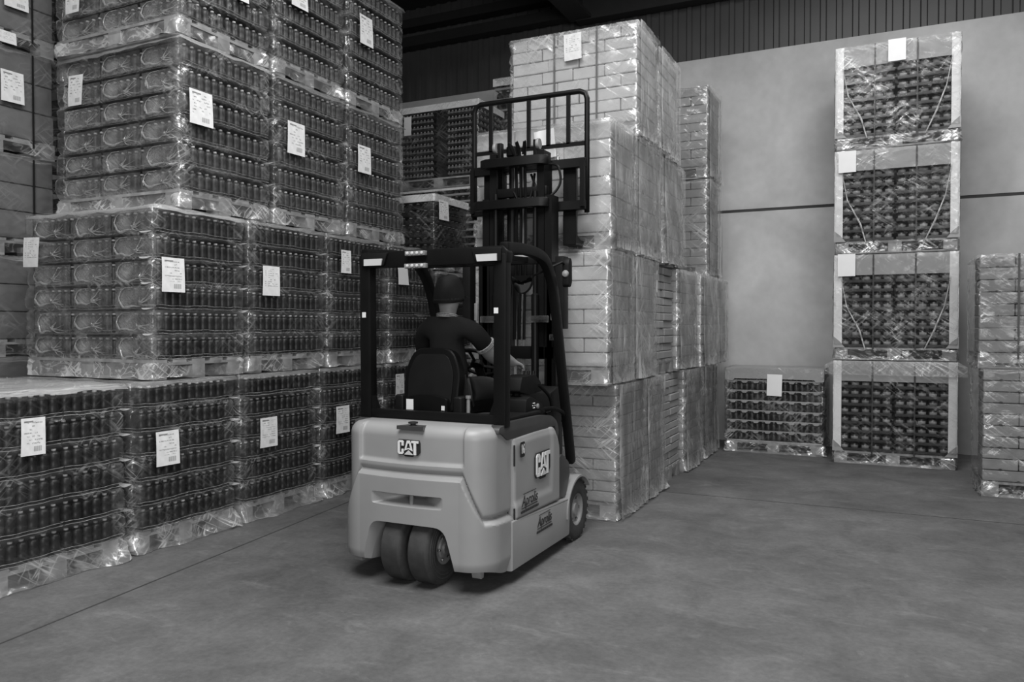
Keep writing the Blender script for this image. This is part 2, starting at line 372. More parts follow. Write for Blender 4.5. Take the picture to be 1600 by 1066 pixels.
def wrap(parent, x0, x1, y0, y1, z0, z1, levels=(), mat_='film', base=0.35, corner=1.0, bottom=1.0, flare=0.0, pinch=0.018,
         amp=0.006, seed=0, step=0.03, topw=0.5, pal=0.15, sides='all', levw=0.8, name='film_wrap', lean=0.0, hid=0.3, hidey=False, keepx=False, keepy=False):
    """stretch film round a load: a rounded ring of quads pinched at every layer, crumpled over the pallet"""
    rc = 0.035; per = []
    def line(a, b_, nx, ny):
        L_ = math.hypot(b_[0]-a[0], b_[1]-a[1]); n = max(2, int(L_ / step))
        for i in range(n + 1):
            t = i / n; per.append((a[0]+(b_[0]-a[0])*t, a[1]+(b_[1]-a[1])*t, nx, ny, min(t, 1-t) * L_))
    def arc(cx, cy, a0):
        for i in range(1, 4):
            a = a0 + PI/2 * i / 4; per.append((cx + rc*math.cos(a), cy + rc*math.sin(a), math.cos(a), math.sin(a), 0.0))
    line((x0+rc, y0), (x1-rc, y0), 0, -1); arc(x1-rc, y0+rc, -PI/2)
    line((x1, y0+rc), (x1, y1-rc), 1, 0); arc(x1-rc, y1-rc, 0)
    line((x1-rc, y1), (x0+rc, y1), 0, 1); arc(x0+rc, y1-rc, PI/2)
    line((x0, y1-rc), (x0, y0+rc), -1, 0); arc(x0+rc, y0+rc, PI)
    n = len(per); per.append(per[0]); us = [0.0]
    for i in range(n): us.append(us[-1] + math.hypot(per[i+1][0]-per[i][0], per[i+1][1]-per[i][1]))
    zs = []; H = z1 - z0; nz = max(8, int(H / 0.022)); base_z = [z0 + H * i / nz for i in range(nz + 1)]
    for lz in levels:
        k = min(range(len(base_z)), key=lambda i: abs(base_z[i] - lz)); base_z[k] = lz
    zs = base_z
    mb = MB(); mb.uv = []; mb.wr = []; sd = Vector((seed * 13.7, seed * 5.3, seed * 3.1))
    for j, z in enumerate(zs):
        pn = 0.0
        for lz in levels: pn = max(pn, math.exp(-((z - lz) / 0.016) ** 2))
        lowb = max(0.0, 1 - (z - z0) / (pal * 1.25))
        for i in range(n + 1):
            x, y, nx, ny, e = per[i % n]
            q = Vector((x, y, z))
            nn = noise.noise(q * 9 + sd) ; n2 = noise.noise(Vector((x * 22, y * 22, z * 30)) + sd); n3 = noise.noise(q * 2.3 + sd)
            cor = math.exp(-(e / 0.07) ** 2)
            a = amp * (1 + 2.0 * lowb + 0.6 * cor) * (hid if ny > 0.5 or (ny < -0.5 and hidey) else 1.0)
            d_ = nn * a * 1.3 + n2 * a + n3 * a * 1.5 - pn * pinch * (1.0 + 1.0 * cor)
            fx = (flare if nx > 0.3 else 0.0) * lowb ** 2 * (0.7 + 0.9 * noise.noise(q * 4 + sd + Vector((9, 0, 0))))
            d_ -= (1 - flare * 8) * 0.02 * math.sin(min(1, lowb) * PI) * (1 - cor)
            zz = z
            if j == 0: zz = z + 0.03 * max(0, noise.noise(q * 6 + sd * 2)) 
            if z - z0 > H * 0.3: d_ += lean * (z - z0 - H * 0.3)
            mb.v.append((x + nx * d_ + fx, y + ny * d_, zz)); mb.uv.append((us[i], z))
            wv = base * (0.55 + 0.9 * max(0.0, 0.5 + 1.4 * n3)) + corner * cor * (0.45 + 0.55 * abs(n2) * 2) + bottom * min(1, lowb * 1.6) * (0.6 + 0.8 * abs(nn)) + levw * pn * (0.5 + 0.8 * abs(n2))
            if ny < -0.5 and x1 - x < 0.2 and levw > .5: wv += 3.0 * pn * (1 - (x1 - x) / 0.2) * (0.6 + 0.8 * abs(nn)); mb.v[-1] = (mb.v[-1][0], mb.v[-1][1] + 0.02 * pn, mb.v[-1][2])
            wv += 1.3 * bottom * math.exp(-(e / 0.10) ** 2) * min(1, lowb * 1.5) * (0.4 + abs(n2)) * (levw > .5)
            if keepy and ny < -0.5: wv += 1.6 * min(1, lowb * 2.5)
            if H - (z - z0) < 0.06: wv += topw
            mb.wr.append(max(0.0, wv))
    hidden = [(per[i][3] > .9) or (per[i][2] < -.9 and not keepx) for i in range(n)]
    for j in range(len(zs) - 1):
        for i in range(n):
            if hidden[i] and hidden[(i + 1) % n]: continue   # faces pressed against the neighbouring loads
            a = j * (n + 1) + i; mb.f.append((a, a + 1, a + n + 2, a + n + 1)); mb.m.append(0)
    return mb.build(name, M[mat_], parent, smooth=True)

def topsheet(parent, x0, x1, y0, y1, z, drop=0.06, mat_='topfilm', seed=0, wr=1.0):
    """plastic sheet lying on top of a load with a scalloped hanging edge"""
    mb = MB(); mb.uv = []; mb.wr = []
    nx = max(6, int((x1-x0)/0.08)); ny = max(6, int((y1-y0)/0.08)); sd = Vector((seed*7.7, seed*3.3, 1))
    rings = []
    idx = {}
    for j in range(ny + 1):
        for i in range(nx + 1):
            x = x0 + (x1-x0)*i/nx; y = y0 + (y1-y0)*j/ny
            zz = z + 0.012 * noise.noise(Vector((x*5, y*5, 0)) + sd) + 0.006 * noise.noise(Vector((x*15, y*15, 0)) + sd)
            idx[i, j] = len(mb.v); mb.v.append((x, y, zz)); mb.uv.append((x, y)); mb.wr.append(wr)
    for j in range(ny):
        for i in range(nx): mb.f.append((idx[i,j], idx[i+1,j], idx[i+1,j+1], idx[i,j+1])); mb.m.append(0)
    ringi = [(i, 0) for i in range(nx)] + [(nx, j) for j in range(ny)] + [(i, ny) for i in range(nx, 0, -1)] + [(0, j) for j in range(ny, 0, -1)]
    lo = []; u = 0
    for (i, j) in ringi:
        vx = mb.v[idx[i, j]]; cx, cy = (x0+x1)/2, (y0+y1)/2
        o = 0.016; dx = (o if vx[0] > x1-1e-4 else -o if vx[0] < x0+1e-4 else 0); dy = (o if vx[1] > y1-1e-4 else -o if vx[1] < y0+1e-4 else 0)
        dd = drop * (0.75 + 0.6 * noise.noise(Vector((vx[0]*6, vx[1]*6, 3)) + sd))
        lo.append(len(mb.v)); mb.v.append((vx[0]+dx, vx[1]+dy, z - dd)); mb.uv.append((vx[0]+vx[1], z-dd)); mb.wr.append(wr*0.75)
    for k in range(len(ringi)):
        k2 = (k + 1) % len(ringi); mb.f.append((idx[ringi[k]], idx[ringi[k2]], lo[k2], lo[k])); mb.m.append(0)
    return mb.build('top_sheet', M[mat_], parent, smooth=True)

def drape(parent, x, y0, y1, z0, z1, seed):
    """loose plastic hood hanging down the side of a load in long vertical folds"""
    mb = MB(); mb.uv = []; mb.wr = []; sd = Vector((seed*3.7, seed*1.9, 0)); ny = 40; nz = 30
    for j in range(nz + 1):
        v = j / nz
        for i in range(ny + 1):
            u = i / ny; y = y0 + (y1 - y0)*u; z = z1 - (z1 - z0)*v
            f = noise.noise(Vector((u*7 + v*.8, v*.9, 0)) + sd)*.022*(.25 + v) + noise.noise(Vector((u*19 + v*1.1, v*2.0, 2)) + sd)*.009*(.4 + v)
            e = min(u, 1-u); f += .03*v*v*(.5 + .5*noise.noise(Vector((u*3, 0, 5)) + sd)) - .012*math.exp(-(e/.05)**2)
            if j == nz: z += .05*max(0, noise.noise(Vector((u*5, 1, 1)) + sd))
            mb.v.append((x + max(0.002, .012 + f), y, z)); mb.uv.append((y, z))
            mb.wr.append(.55 + .5*max(0, noise.noise(Vector((u*3, v*2.5, 8)) + sd)) + .9*math.exp(-(e/.03)**2) + .5*math.exp(-(v/.04)**2) + .6*math.exp(-((1-v)/.05)**2))
    for j in range(nz):
        for i in range(ny): a = j*(ny+1)+i; mb.f.append((a, a+1, a+ny+2, a+ny+1)); mb.m.append(0)
    o = mb.build('film_hood', M['filmv'], parent, smooth=True)
    s_ = MB(); s_.box((x + .03, y0 + (y1-y0)*.72, z1 - .13), (.002, .055, .26)); q = s_.build('hood_tape', M['filmh'], parent); return o

_lc = {}
def paper(parent, loc, w, h, face, mi, tilt=0.0):
    """sheet of paper taped on a face: face 'x' looks to +x, '-y' to -y"""
    k = (round(w, 2), round(h, 2), mi)
    if k not in _lc:
        mb = MB(); mb.uv = []; n = 5
        for j in range(n + 1):
            for i in range(n + 1):
                u, v = i / n, j / n
                mb.v.append(((u-.5)*w, -0.004 * math.sin(v*PI) - 0.008 * (1-v)**2 * (0.4 + u), (v-.5)*h)); mb.uv.append((u, v))
        for j in range(n):
            for i in range(n): a = j*(n+1)+i; mb.f.append((a, a+1, a+n+2, a+n+1)); mb.m.append(0)
        _lc[k] = mb.mesh('paper_label', LAB[mi] if mi < 5 else M['plain'], smooth=True)
    o = put('paper_label', _lc[k], parent, loc, (0, tilt, 0) if face == '-y' else (0, 0, PI/2) if not tilt else (tilt, 0, PI/2))
    o['label'] = 'white paper label' if mi >= 5 else 'white printed paper label'
    return o

# ------------------------------------------------------------------ packs of bottles
def bottle_mesh(name, r, h, seg, low=False, body='bottle'):
    s = h / 0.165
    pr = [(r*.86, 0), (r, .006*s), (r, .05*s), (r*.95, .06*s), (r*.95, .085*s), (r, .095*s), (r, .122*s), (r*.9, .136*s), (r*.6, .147*s), (.0125, .150*s), (.014, .1505*s), (.014, .164*s), (.011, .165*s)]
    if low: pr = [(r, 0), (r, .112*s), (r*.55, .138*s), (.014, .147*s), (.0155, .163*s)]
    mis = [0] * (len(pr) - 1)
    for i in range(len(pr) - 1):
        if pr[i][1] >= .150*s: mis[i] = 1
    return MB().lathe(pr, seg, mis=mis).mesh(name, [M[body], M['cap']], smooth=True)
_pk = {}
def pack_mesh(px, py, hl, nx, ny, body):
    """inside of a shrink pack: pad, inner bottles, core, and the film edge that runs round its foot"""
    k = (round(px, 3), round(py, 3), round(hl, 3), nx, ny, body)
    if k in _pk: return _pk[k]
    mb = MB(); mb.box((0, 0, 0.002), (px, py, 0.004), 1)
    ax, ay = px / nx, py / ny; r = min(ax, ay) * 0.47
    mb.box((0, 0, hl*0.34), (px - .95*ax, py - .95*ay, hl*0.62), 0)
    hb = hl * 0.82; s = hb / 0.165
    for i in range(nx):
        for j in range(ny):
            ring = min(i, j, nx-1-i, ny-1-j)
            if ring == 1 and False: mb.lathe([(r, .005), (r, .112*s), (r*.5, .14*s), (.0155, .147*s), (.0155, .163*s)], 6, (-px/2 + (i+.5)*ax, -py/2 + (j+.5)*ay, 0), mis=[0, 0, 3, 3])
    for zz, rr in ((hl*0.155, 0.0016), (0.006, 0.0012)):
        pts = []
        for i in range(11): t = i/10; pts.append((px/2 + 0.003, -py/2 + py*t, zz + 0.006*math.sin(t*PI)*-1 + 0.002*math.sin(t*17)))
        mb.tube(pts, rr, 4, 2)
        pts = [(-px/2 + px*i/10, -py/2 - 0.003, zz - 0.005*math.sin(i/10*PI) + 0.002*math.sin(i*1.9)) for i in range(11)]
        mb.tube(pts, rr, 4, 2)
    me = mb.mesh('bottle_pack', [M['pack'], M['pad'], M['edge'], M['cap']], smooth=False)
    _pk[k] = me; return me
def collar_mesh(v, w, h):
    """gathered shrink film on the end of a pack: a U of bunched film, a knot and creases running from it"""
    rnd = random.Random(v); mb = MB(); mb.uv = []; mb.wr = []
    def strand(pts, r0, r1):
        n = len(pts); o = len(mb.v); mb.tube(pts, [r0 + (r1-r0)*i/(n-1) for i in range(n)], 5)
    kx, kz = w * rnd.uniform(-.04, .16), -h * rnd.uniform(.12, .32)
    L0 = -w * rnd.uniform(.34, .47)
    up = h * rnd.uniform(.05, .3)
    pts = []
    for i in range(15):
        t = i / 14
        x = L0 + (kx - L0) * (t ** 1.0); z = kz - h*.05 + (up + h*.1) * max(0, 1 - t*5) ** 1.5 + h*.05*math.sin(t*9+v)*.8 + h*.03*(rnd.random()-.5) - h*.08*math.sin(t*PI)
        pts.append((x, -0.012 - 0.012*math.sin(t*PI) + 0.002*rnd.random(), z))
    mb.tube(pts, [.0025 + .0085*math.sin(PI*min(1, .12 + i/14)) for i in range(15)], 5)
    for k in range(9):
        a = rnd.uniform(-1.0, 1.3) if k < 6 else rnd.uniform(1.2, 2.4); l = w * rnd.uniform(.16, .4) * (0.5 if k > 5 else 1)
        p = []
        for i in range(7):
            t = i / 6; xx = min(kx + l*t*math.cos(a), w*.49); zz = max(-h*.47, min(h*.45, kz + l*.6*t*math.sin(a) + .006*math.sin(t*5+k)))
            p.append((xx, -0.018 + 0.012*t, zz))
        strand(p, .0055, .0008)
    strand([(L0, -.012, -h*.2 + up*0), (L0 - .004, -.014, 0), (L0 + .015, -.012, h*.25), (L0 + w*.12, -.01, h*.40), (L0 + w*.3, -.008, h*.42)], .006, .0015)
    nv = len(mb.v)
    mb.uv = [(p[0]*2, p[2]*2) for p in mb.v]; mb.wr = [1.55] * nv
    # bulging membrane
    nx, nz = 10, 6; o = len(mb.v)
    for j in range(nz+1):
        for i in range(nx+1):
            u, q = i/nx, j/nz; bul = math.sin(u*PI)*math.sin(q*PI)
            mb.v.append(((u-.5)*w*.96, -0.002 - 0.014*bul + 0.006*noise.noise(Vector((u*5, q*4, v*3.3))), (q-.5)*h*.92)); mb.uv.append(((u-.5)*w*2 + v, q*h*2)); mb.wr.append(0.30 + 0.6*max(0, noise.noise(Vector((u*4, q*3, v*5.1)))) + 1.25*math.exp(-((u-.28)/.2)**2 - ((q-.38)/.4)**2))
    for j in range(nz):
        for i in range(nx): a = o + j*(nx+1)+i; mb.f.append((a, a+1, a+nx+2, a+nx+1)); mb.m.append(0)
    return mb.mesh('shrink_film', M['collar'], smooth=True)
BOT = bottle_mesh('bottle', 0.0352, 0.168, 12); BOT_LIT = bottle_mesh('bottle', 0.0352, 0.168, 12, body='bottle2')
COLLARS = [collar_mesh(v, 0.45, 0.17) for v in range(12)]
def bottle_load(xf, depth, y0, y1, z0, H, label, end=False, det=True, body='bottle', layers=6, flare=0.0, gap=0.11, top=False, seed=0, papers=(), lift=0.0):
    cx, cy = xf - depth/2, (y0 + y1)/2; rnd = random.Random(seed)
    t = thing('wrapped_bottle_pallet', (cx, cy, z0), label, 'pallet load', 'wrapped pallets of dark bottles')
    pallet(t, depth - 0.05, (y1 - y0) - 0.13, m='wood')
    zb = 0.148; hl = (H - zb - 0.012) / layers
    ya, yb = y0 - cy + gap, y1 - cy - 0.03; xa, xb = -depth/2 + 0.03, depth/2 - 0.02
    py = (yb - ya)/2; px = (xb - xa)/3; me = pack_mesh(px - 0.012, py - 0.012, hl, 6, 6, body)
    B = BOT if body == 'bottle' else BOT_LIT
    for L_ in range(layers):
        jx, jy = rnd.uniform(-.006, .006), rnd.uniform(-.006, .006)
        for i in range(3):
            if i < 2 and not end: continue
            for j in range(2):
                if i < 2 and j == 1: continue
                p = put('bottle_pack', me, t, (xa + px*(i+.5) + jx, ya + py*(j+.5) + jy, zb + L_*hl))
                ax, ay = (px-.012)/6, (py-.012)/6; sc = hl*.82/0.168
                if det:
                    if i == 2:
                        for k in range(6): put('bottle', B, p, ((px-.012)/2 - ax/2, -(py-.012)/2 + ay*(k+.5), 0.004), None, (1.0, 1.0, sc))
                    if end and j == 0:
                        for k in range(6 - (1 if i == 2 else 0)): put('bottle', B, p, (-(px-.012)/2 + ax*(k+.5), -(py-.012)/2 + ay/2, 0.004), None, (1.0, 1.0, sc))
                if end and j == 0:
                    q = put('shrink_film', COLLARS[rnd.randrange(12)], p, (0, -(py-.012)/2 - 0.004, hl*0.47)); q['label'] = 'gathered clear shrink film'
    lv = [zb + hl*i for i in range(1, layers)] + [zb]
    wrap(t, xa - 0.02, xb + 0.014, y0 - cy + 0.02 + (0.03 if end else 0), yb + 0.016, 0.005, H - 0.004, lv, 'film', seed=seed, flare=flare, base=0.13, corner=0.8, pinch=0.014, bottom=1.35, hidey=not end, keepy=end)
    topsheet(t, xa - 0.01, xb + 0.012, ya - 0.03, yb + 0.012, H - 0.006, 0.04, seed=seed, wr=1.0 if (top or end) else 0.55)
    tk = MB(); tk.uv = []; tk.wr = []; yw = y0 - cy + 0.02 + (0.03 if end else 0)
    for lz in lv[:-1]:
        n = 8; wd = rnd.uniform(.11, .15); dr = rnd.uniform(.012, .022); o = len(tk.v)
        for i in range(n + 1):
            u = i / n; x = xb + .016 - wd*(1 - u); sg = math.sin(PI*u)**.8
            for q in (0, .5, 1): tk.v.append((x, yw + .012 - .020*q*(.4 + sg) , lz + .004 - dr*sg*q)); tk.uv.append((x, lz + q*.02)); tk.wr.append(1.2)
        for i in range(n):
            for q in (0, 1): a = o + i*3 + q; tk.f.append((a, a + 1, a + 4, a + 3)); tk.m.append(0)
    if det: q = tk.build('film_tucks', M['topfilm'], t, smooth=True); q['kind'] = 'stuff'; q['label'] = 'bright tucks of film at the layer joints'
    for (yy, zz, pw, ph, mi) in papers: paper(t, (depth/2 + 0.018, yy - cy, zz - z0), pw, ph, 'x', mi, rnd.uniform(-.05, .05))
    return t

# ------------------------------------------------------------------ cartons
def carton_load(name, x0, x1, y0, y1, z0, H, label, cat='pallet load', group=None, layers=6, nx=3, ny=2, m='carton', film='filmh', base=0.6, seed=0, pal='wood', drape_=False,
                straps=(), papers=(), front=True, lean=0.0, jit=0.006, amp=0.006, alt=True, corner=0.7, capm=None, straps_m='gstrap', flare=0.0, notch=False, bottom=1.5, back=False, keepx=False):
    cx, cy = (x0+x1)/2, (y0+y1)/2; w, d = x1-x0, y1-y0; rnd = random.Random(seed)
    t = thing(name, (cx, cy, z0), label, cat, group)
    pallet(t, w - 0.04, d - 0.04, m=pal)
    zb = 0.148; hl = (H - zb) / layers; ww, dd = w - 0.05, d - 0.05
    for L_ in range(layers):
        cuts = [i/nx for i in range(nx+1)]
        if alt and L_ % 2: cuts = [0] + [(i+.5)/nx for i in range(nx)] + [1.0]
        if alt and L_ % 3 == 2 and nx >= 3: cuts = [0, .3, .55, 1.0]
        for a, b_ in zip(cuts[:-1], cuts[1:]):
            if not front and b_ < 0.999: continue
            for j in range(ny):
                if j > 0 and b_ < 0.999 and not back: continue
                sx, sy = (b_-a)*ww - 0.006, dd/ny - 0.006
                put('carton', boxmesh(sx, sy, hl - 0.004 - 0.002, m, 0.006), t,
                    (-ww/2 + (a+b_)/2*ww + rnd.uniform(-jit, jit)*.5, -dd/2 + (j+.5)*dd/ny + rnd.uniform(-jit, jit), zb + hl*(L_+.5)), (0, 0, rnd.uniform(-jit, jit)*.6))
                if notch and j == 0:
                    put('finger_hole', NOTCH, t, (-ww/2 + (a+b_)/2*ww, -dd/2 - 0.0075, zb + hl*L_ + 0.006))
    if film:
        lv = [zb + hl*i for i in range(1, layers)] + [zb]
        wrap(t, -w/2, w/2, -d/2, d/2, 0.01, H + 0.008, lv, film, base=base, corner=corner, bottom=bottom, pinch=0.004, amp=amp, seed=seed, levw=0.25, topw=0.3, lean=lean, flare=flare, hidey=not front, keepx=keepx)
        if drape_: drape(t, w/2 + .012, -d/2 + .01, d/2 - .01, 0.02, H + .01, seed)
        topsheet(t, -w/2 + .01, w/2 - .01, -d/2 + .01, d/2 - .01, H + 0.010, 0.05, 'filmh', seed=seed, wr=1.0)
    for sx_ in straps:
        mb = MB(); mb.box((sx_ - cx, -d/2 - 0.002, H/2 + 0.05), (0.016, 0.003, H - 0.08)); mb.box((sx_ - cx, 0, H + 0.006), (0.016, d, 0.003))
        mb.build('strap', M[straps_m], t)
    for (xx, zz, pw, ph, mi, ti) in papers: paper(t, (xx - cx, -d/2 - 0.022, zz - z0), pw, ph, '-y', mi, ti)
    return t
nm = MB(); nm.prism([(0.016*math.cos(a), 0.012*math.sin(a)) for a in [PI*k/6 for k in range(7)]], -0.001, 0.001, 'y'); NOTCH = nm.mesh('finger_hole', M['strap'])

# ------------------------------------------------------------------ left rows of bottle pallets
XF = -4.70; DP = 1.42
T1, T2, T3, T4 = 0.0, 1.215, 2.485, 3.775
r1 = [(2.70, 3.70), (3.70, 4.71), (4.71, 5.72), (5.72, 6.73), (6.73, 7.76)]
r2 = [(3.86, 4.82), (4.82, 5.83), (5.83, 6.84), (6.84, 7.80)]
r3 = [(4.10, 5.13), (5.13, 6.14), (6.14, 7.17)]
n1 = ['wrapped dark bottle pallet on the floor, cut by the left picture edge', 'floor-level bottle pallet under the pallet with a visible end face, second from the left',
      'floor-level wrapped bottle pallet, third from the left with a tilted paper label', 'floor-level bottle pallet just left of the forklift counterweight', 'floor-level bottle pallet seen through the forklift behind the seat']
p1 = [[(3.02, 0.93, .15, .23, 0)], [(4.01, .72, .2, .25, 1)], [(5.04, .71, .2, .25, 2)], [(6.04, .71, .2, .26, 2)], [(7.02, .98, .16, .23, 2)]]
for i, (a, b_) in enumerate(r1):
    bottle_load(XF, DP, a, b_, T1, T2, n1[i], seed=i+1, flare=0.09, top=(i == 0), papers=p1[i])
n2 = ['second-tier bottle pallet at the near end of the row, its end packs showing', 'second-tier bottle pallet beside the corner one, white label left of centre',
      'second-tier bottle pallet directly left of the forklift post', 'second-tier bottle pallet seen through the forklift cab beside the driver']
p2_ = [[(4.07, 1.98, .2, .25, 1)], [(5.08, 1.99, .2, .25, 3)], [(6.10, 2.23, .15, .22, 4)], [(7.09, 2.15, .19, .19, 5)]]
for i, (a, b_) in enumerate(r2):
    t = bottle_load(XF, DP if i else 1.46, a, b_, T2, T3 - T2, n2[i], end=(i == 0), seed=i+11, papers=p2_[i])
    if i == 0: paper(t, (-5.97 - (XF-.73), -0.48 - 0.005, 2.18 - T2), .19, .23, '-y', 3, 0.03)
n3 = ['third-tier bottle pallet at the near end of the row, end packs and two labels showing', 'middle of the three bottle pallets in the third tier', 'third-tier bottle pallet at the far end, above the forklift roof']
p3_ = [[(4.34, 3.26, .22, .26, 4)], [(5.40, 3.26, .22, .28, 0)], [(6.40, 3.27, .21, .27, 4)]]
for i, (a, b_) in enumerate(r3):
    t = bottle_load(XF, DP, a, b_, T3, T4 - T3, n3[i], end=(i == 0), seed=i+21, body='bottle2', papers=p3_[i])
    if i == 0: paper(t, (-5.77 - (XF-.71), -0.515 - 0.005, 3.47 - T3), .17, .24, '-y', 4, 0.03)
n4 = ['topmost bottle pallet at the near end of the row, cut by the top picture edge', 'topmost tier bottle pallet in the middle, label cut by the picture top', 'topmost bottle pallet at the far end, full label near its top']
p4_ = [[(4.77, 4.34, .12, .23, 3)], [(5.45, 4.53, .21, .22, 0)], [(6.44, 4.56, .21, .29, 4)]]
for i, (a, b_) in enumerate(r3):
    t = bottle_load(XF, DP, a, b_, T4, 1.27, n4[i], end=(i == 0), seed=i+31, body='bottle2', papers=p4_[i])
    if i == 0: paper(t, (-5.79 - (XF-.71), -0.515 - 0.005, 4.2 - T4), .17, .24, '-y', 4, 0.03)
# second row, behind: cartons at the near end, bottles further on
z = 0.0
for i, (h_, nm_) in enumerate(((1.35, 'grey carton pallet on the floor behind the left row'), (0.85, 'grey carton pallet low down behind the left row, at the picture edge'), (0.85, 'grey carton pallet at mid height at the left picture edge'),
                               (0.89, 'grey carton pallet with a large white label at the left picture edge'), (0.88, 'grey carton pallet at the upper left picture corner'))):
    t = carton_load('wrapped_carton_pallet', -7.85, -6.58, 3.45, 4.50, z, h_ - 0.01, nm_, group='grey carton pallets behind the left row', layers=5 if i == 0 else 3, nx=2, ny=2, m='carton3', film='filme', base=0.35, seed=50+i, pal='woodd', corner=0.5, front=False)
    cy = 3.975
    if i: MB().box((0.640, 0.30, h_/2 + 0.03), (0.003, 0.016, h_ - 0.1)).build('strap', M['strap'], t)
    if i == 3: paper(t, (.655, 4.09 - cy, 3.60 - z), .19, .26, 'x', 4)
    if i == 4: paper(t, (.655, 4.13 - cy, 4.36 - z), .2, .2, 'x', 4); paper(t, (.655, 4.05 - cy, 4.0 - z), .15, .1, 'x', 3)
    z += h_
z = 0.0
for i in range(4):
    bottle_load(-6.62, 1.3, 4.56, 5.56, z, 1.25, ['bottle pallet on the floor of the second row, in the gap behind the corner pallets', 'second-tier bottle pallet in the gap behind the corner pallets', 'third-tier bottle pallet showing in the narrow gap beside the grey cartons', 'topmost bottle pallet in the narrow gap at the upper left'][i], det=False, end=False, seed=60+i)
    z += 1.26

# ------------------------------------------------------------------ trays with small bottles (far loads)
def tray_row(w, d, h, n, seg=8, m0='jar', tray_h=0.03, tabs=False, nd=1, side=0):
    """one layer: shallow board tray with a row of bottles along the front (and along the +x side)"""
    mb = MB(); mb.box((0, 0, 0.004), (w, d, 0.008), 1); mb.box((0, -d/2 + .003, tray_h/2), (w, 0.006, tray_h), 1); mb.box((w/2 - .003, 0, tray_h/2), (0.006, d, tray_h), 1)
    a = w / n; r = a * 0.46
    pr = [(r, 0.01), (r, h*.66), (r*.5, h*.84), (r*.42, h*.86), (r*.42, h*.97)]
    for i in range(n): mb.lathe(pr, seg, (-w/2 + a*(i+.5), -d/2 + .008 + r, 0), mis=[0, 0, 2, 2])
    for i in range(side): q = d / side; mb.lathe(pr, seg, (w/2 - r - .01, -d/2 + q*(i+.5), 0), mis=[0, 0, 2, 2])
    mb.box((0, a, h*.45), (w - 2*a, d - 2*a, h*.85), 3)
    return mb
def cap_lid(parent, w, d, z, drop, m='capboard', flap=0.0, name='board_cap'):
    mb = MB(); mb.box((0, 0, z - .004), (w, d, .008))
    for s in (-1, 1):
        mb.box((0, s*(d/2), z - drop/2), (w, .008, drop)); mb.box((s*(w/2), 0, z - drop/2), (.008, d, drop))
    if flap:
        for s in (-1, 1): mb.add([(s*w/2, -d/2-.005, z), (s*(w/2+flap), -d/2+.02, z-drop*.55), (s*(w/2+flap), -d/2+.02, z-drop), (s*w/2, -d/2-.005, z-drop)], [(0, 1, 2, 3)])
    return mb.build(name, M[m], parent)
def tray_load(x0, x1, y0, y1, z0, H, layers, label, name='wrapped_tray_pallet', blocks=((0, 1),), nper=9, side=8, capd=0.1, capm='board', film='filme', seed=0, papers=(), tray='capboard', base=0.5, m0='jar', group=None):
    cx, cy = (x0+x1)/2, (y0+y1)/2; w, d = x1-x0, y1-y0
    t = thing(name, (cx, cy, z0), label, 'pallet load', group); pallet(t, w-.03, d-.03)
    zb = .148; hl = (H - zb - .01)/layers
    for (a, b_) in blocks:
        bw = (b_-a)*(w-.06)
        me = tray_row(bw, d-.06, hl, nper, 7, side=side if b_ == 1 else 0).mesh('bottle_tray', [M[m0], M[tray], M['cap'], M['pack']], smooth=False)
        for L_ in range(layers):
            o = put('bottle_tray', me, t, (-(w-.06)/2 + (a+b_)/2*(w-.06), 0, zb + L_*hl)); o['kind'] = 'stuff'
    if len(blocks) > 1:
        MB().box((0.0, 0.06, zb + (H-zb)/2), ((blocks[1][0]-blocks[0][1])*(w-.06)+.02, d-.22, H-zb-.03)).build('spacer_board', M['pack'], t)  # dark box set between the blocks to stand for the shaded gap
    cap_lid(t, w-.02, d-.02, H, capd, capm)
    wrap(t, -w/2, w/2, -d/2, d/2, .01, H+.004, [zb], film, base=base, seed=seed, corner=.6)
    for (axis, pp, zz, pw, ph, mi) in papers:
        if axis == 'x': paper(t, (w/2+.012, pp-cy, zz-z0), pw, ph, 'x', mi)
        else: paper(t, (pp-cx, -d/2-.012, zz-z0), pw, ph, '-y', mi)
    return t
GT = 'far tray pallets past the left row'
bottle_load(XF, DP, 7.80, 8.70, 0.0, 1.20, 'floor-level bottle pallet hidden behind the driver, far end of the row', det=False, seed=71)
bottle_load(XF, DP, 7.82, 8.72, 1.21, 1.05, 'second-tier bottle pallet behind the driver, under the dark crate pallet', det=False, seed=72, layers=5)
tray_load(-6.0, -4.72, 7.82, 8.66, 2.27, 0.89, 9, 'dark crate pallet with a pale top band and a label, left of the mast', nper=12, side=8, capd=.085, seed=73, papers=[('x', 8.0, 2.98, .22, .23, 4)], tray='strap', group=GT)
for i, zz in enumerate((0.0, 1.18)):
    bottle_load(-4.85, 1.3, 9.12, 10.0, zz, 1.17, ['floor-level bottle pallet far behind the mast', 'second-tier bottle pallet far behind the mast'][i], det=False, seed=74+i)
tray_load(-6.15, -4.87, 9.2, 10.0, 2.36, 1.13, 10, 'dark tray pallet under the wide two-block one, showing as a sliver beside the mast', nper=12, side=8, capd=.03, seed=76, group=GT)
tray_load(-6.15, -4.87, 9.2, 10.0, 3.50, 1.15, 12, 'pallet of small bottles in two blocks under a pale band, left of the load backrest', blocks=((0, .42), (.6, 1)), nper=9, side=7, capd=.085, seed=77, papers=[('y', -5.98, 4.39, .12, .26, 5)], tray='strap', m0='can', group=GT)
for i, (zz, hh) in enumerate(((0, 1.2), (1.21, 1.2), (2.42, 1.2), (3.63, 1.54))):
    tray_load(-5.10, -3.85, 10.05, 10.88, zz, hh, 10 if i < 3 else 9, ['tray pallet on the floor in the far corner by the end wall', 'second-tier tray pallet in the far corner', 'third-tier tray pallet in the far corner by the end wall', 'tall dark wrapped pallet with a pale top, between the load backrest and the white cartons'][i], nper=10, side=0, capd=.11, seed=80+i, base=1.0, group=GT)

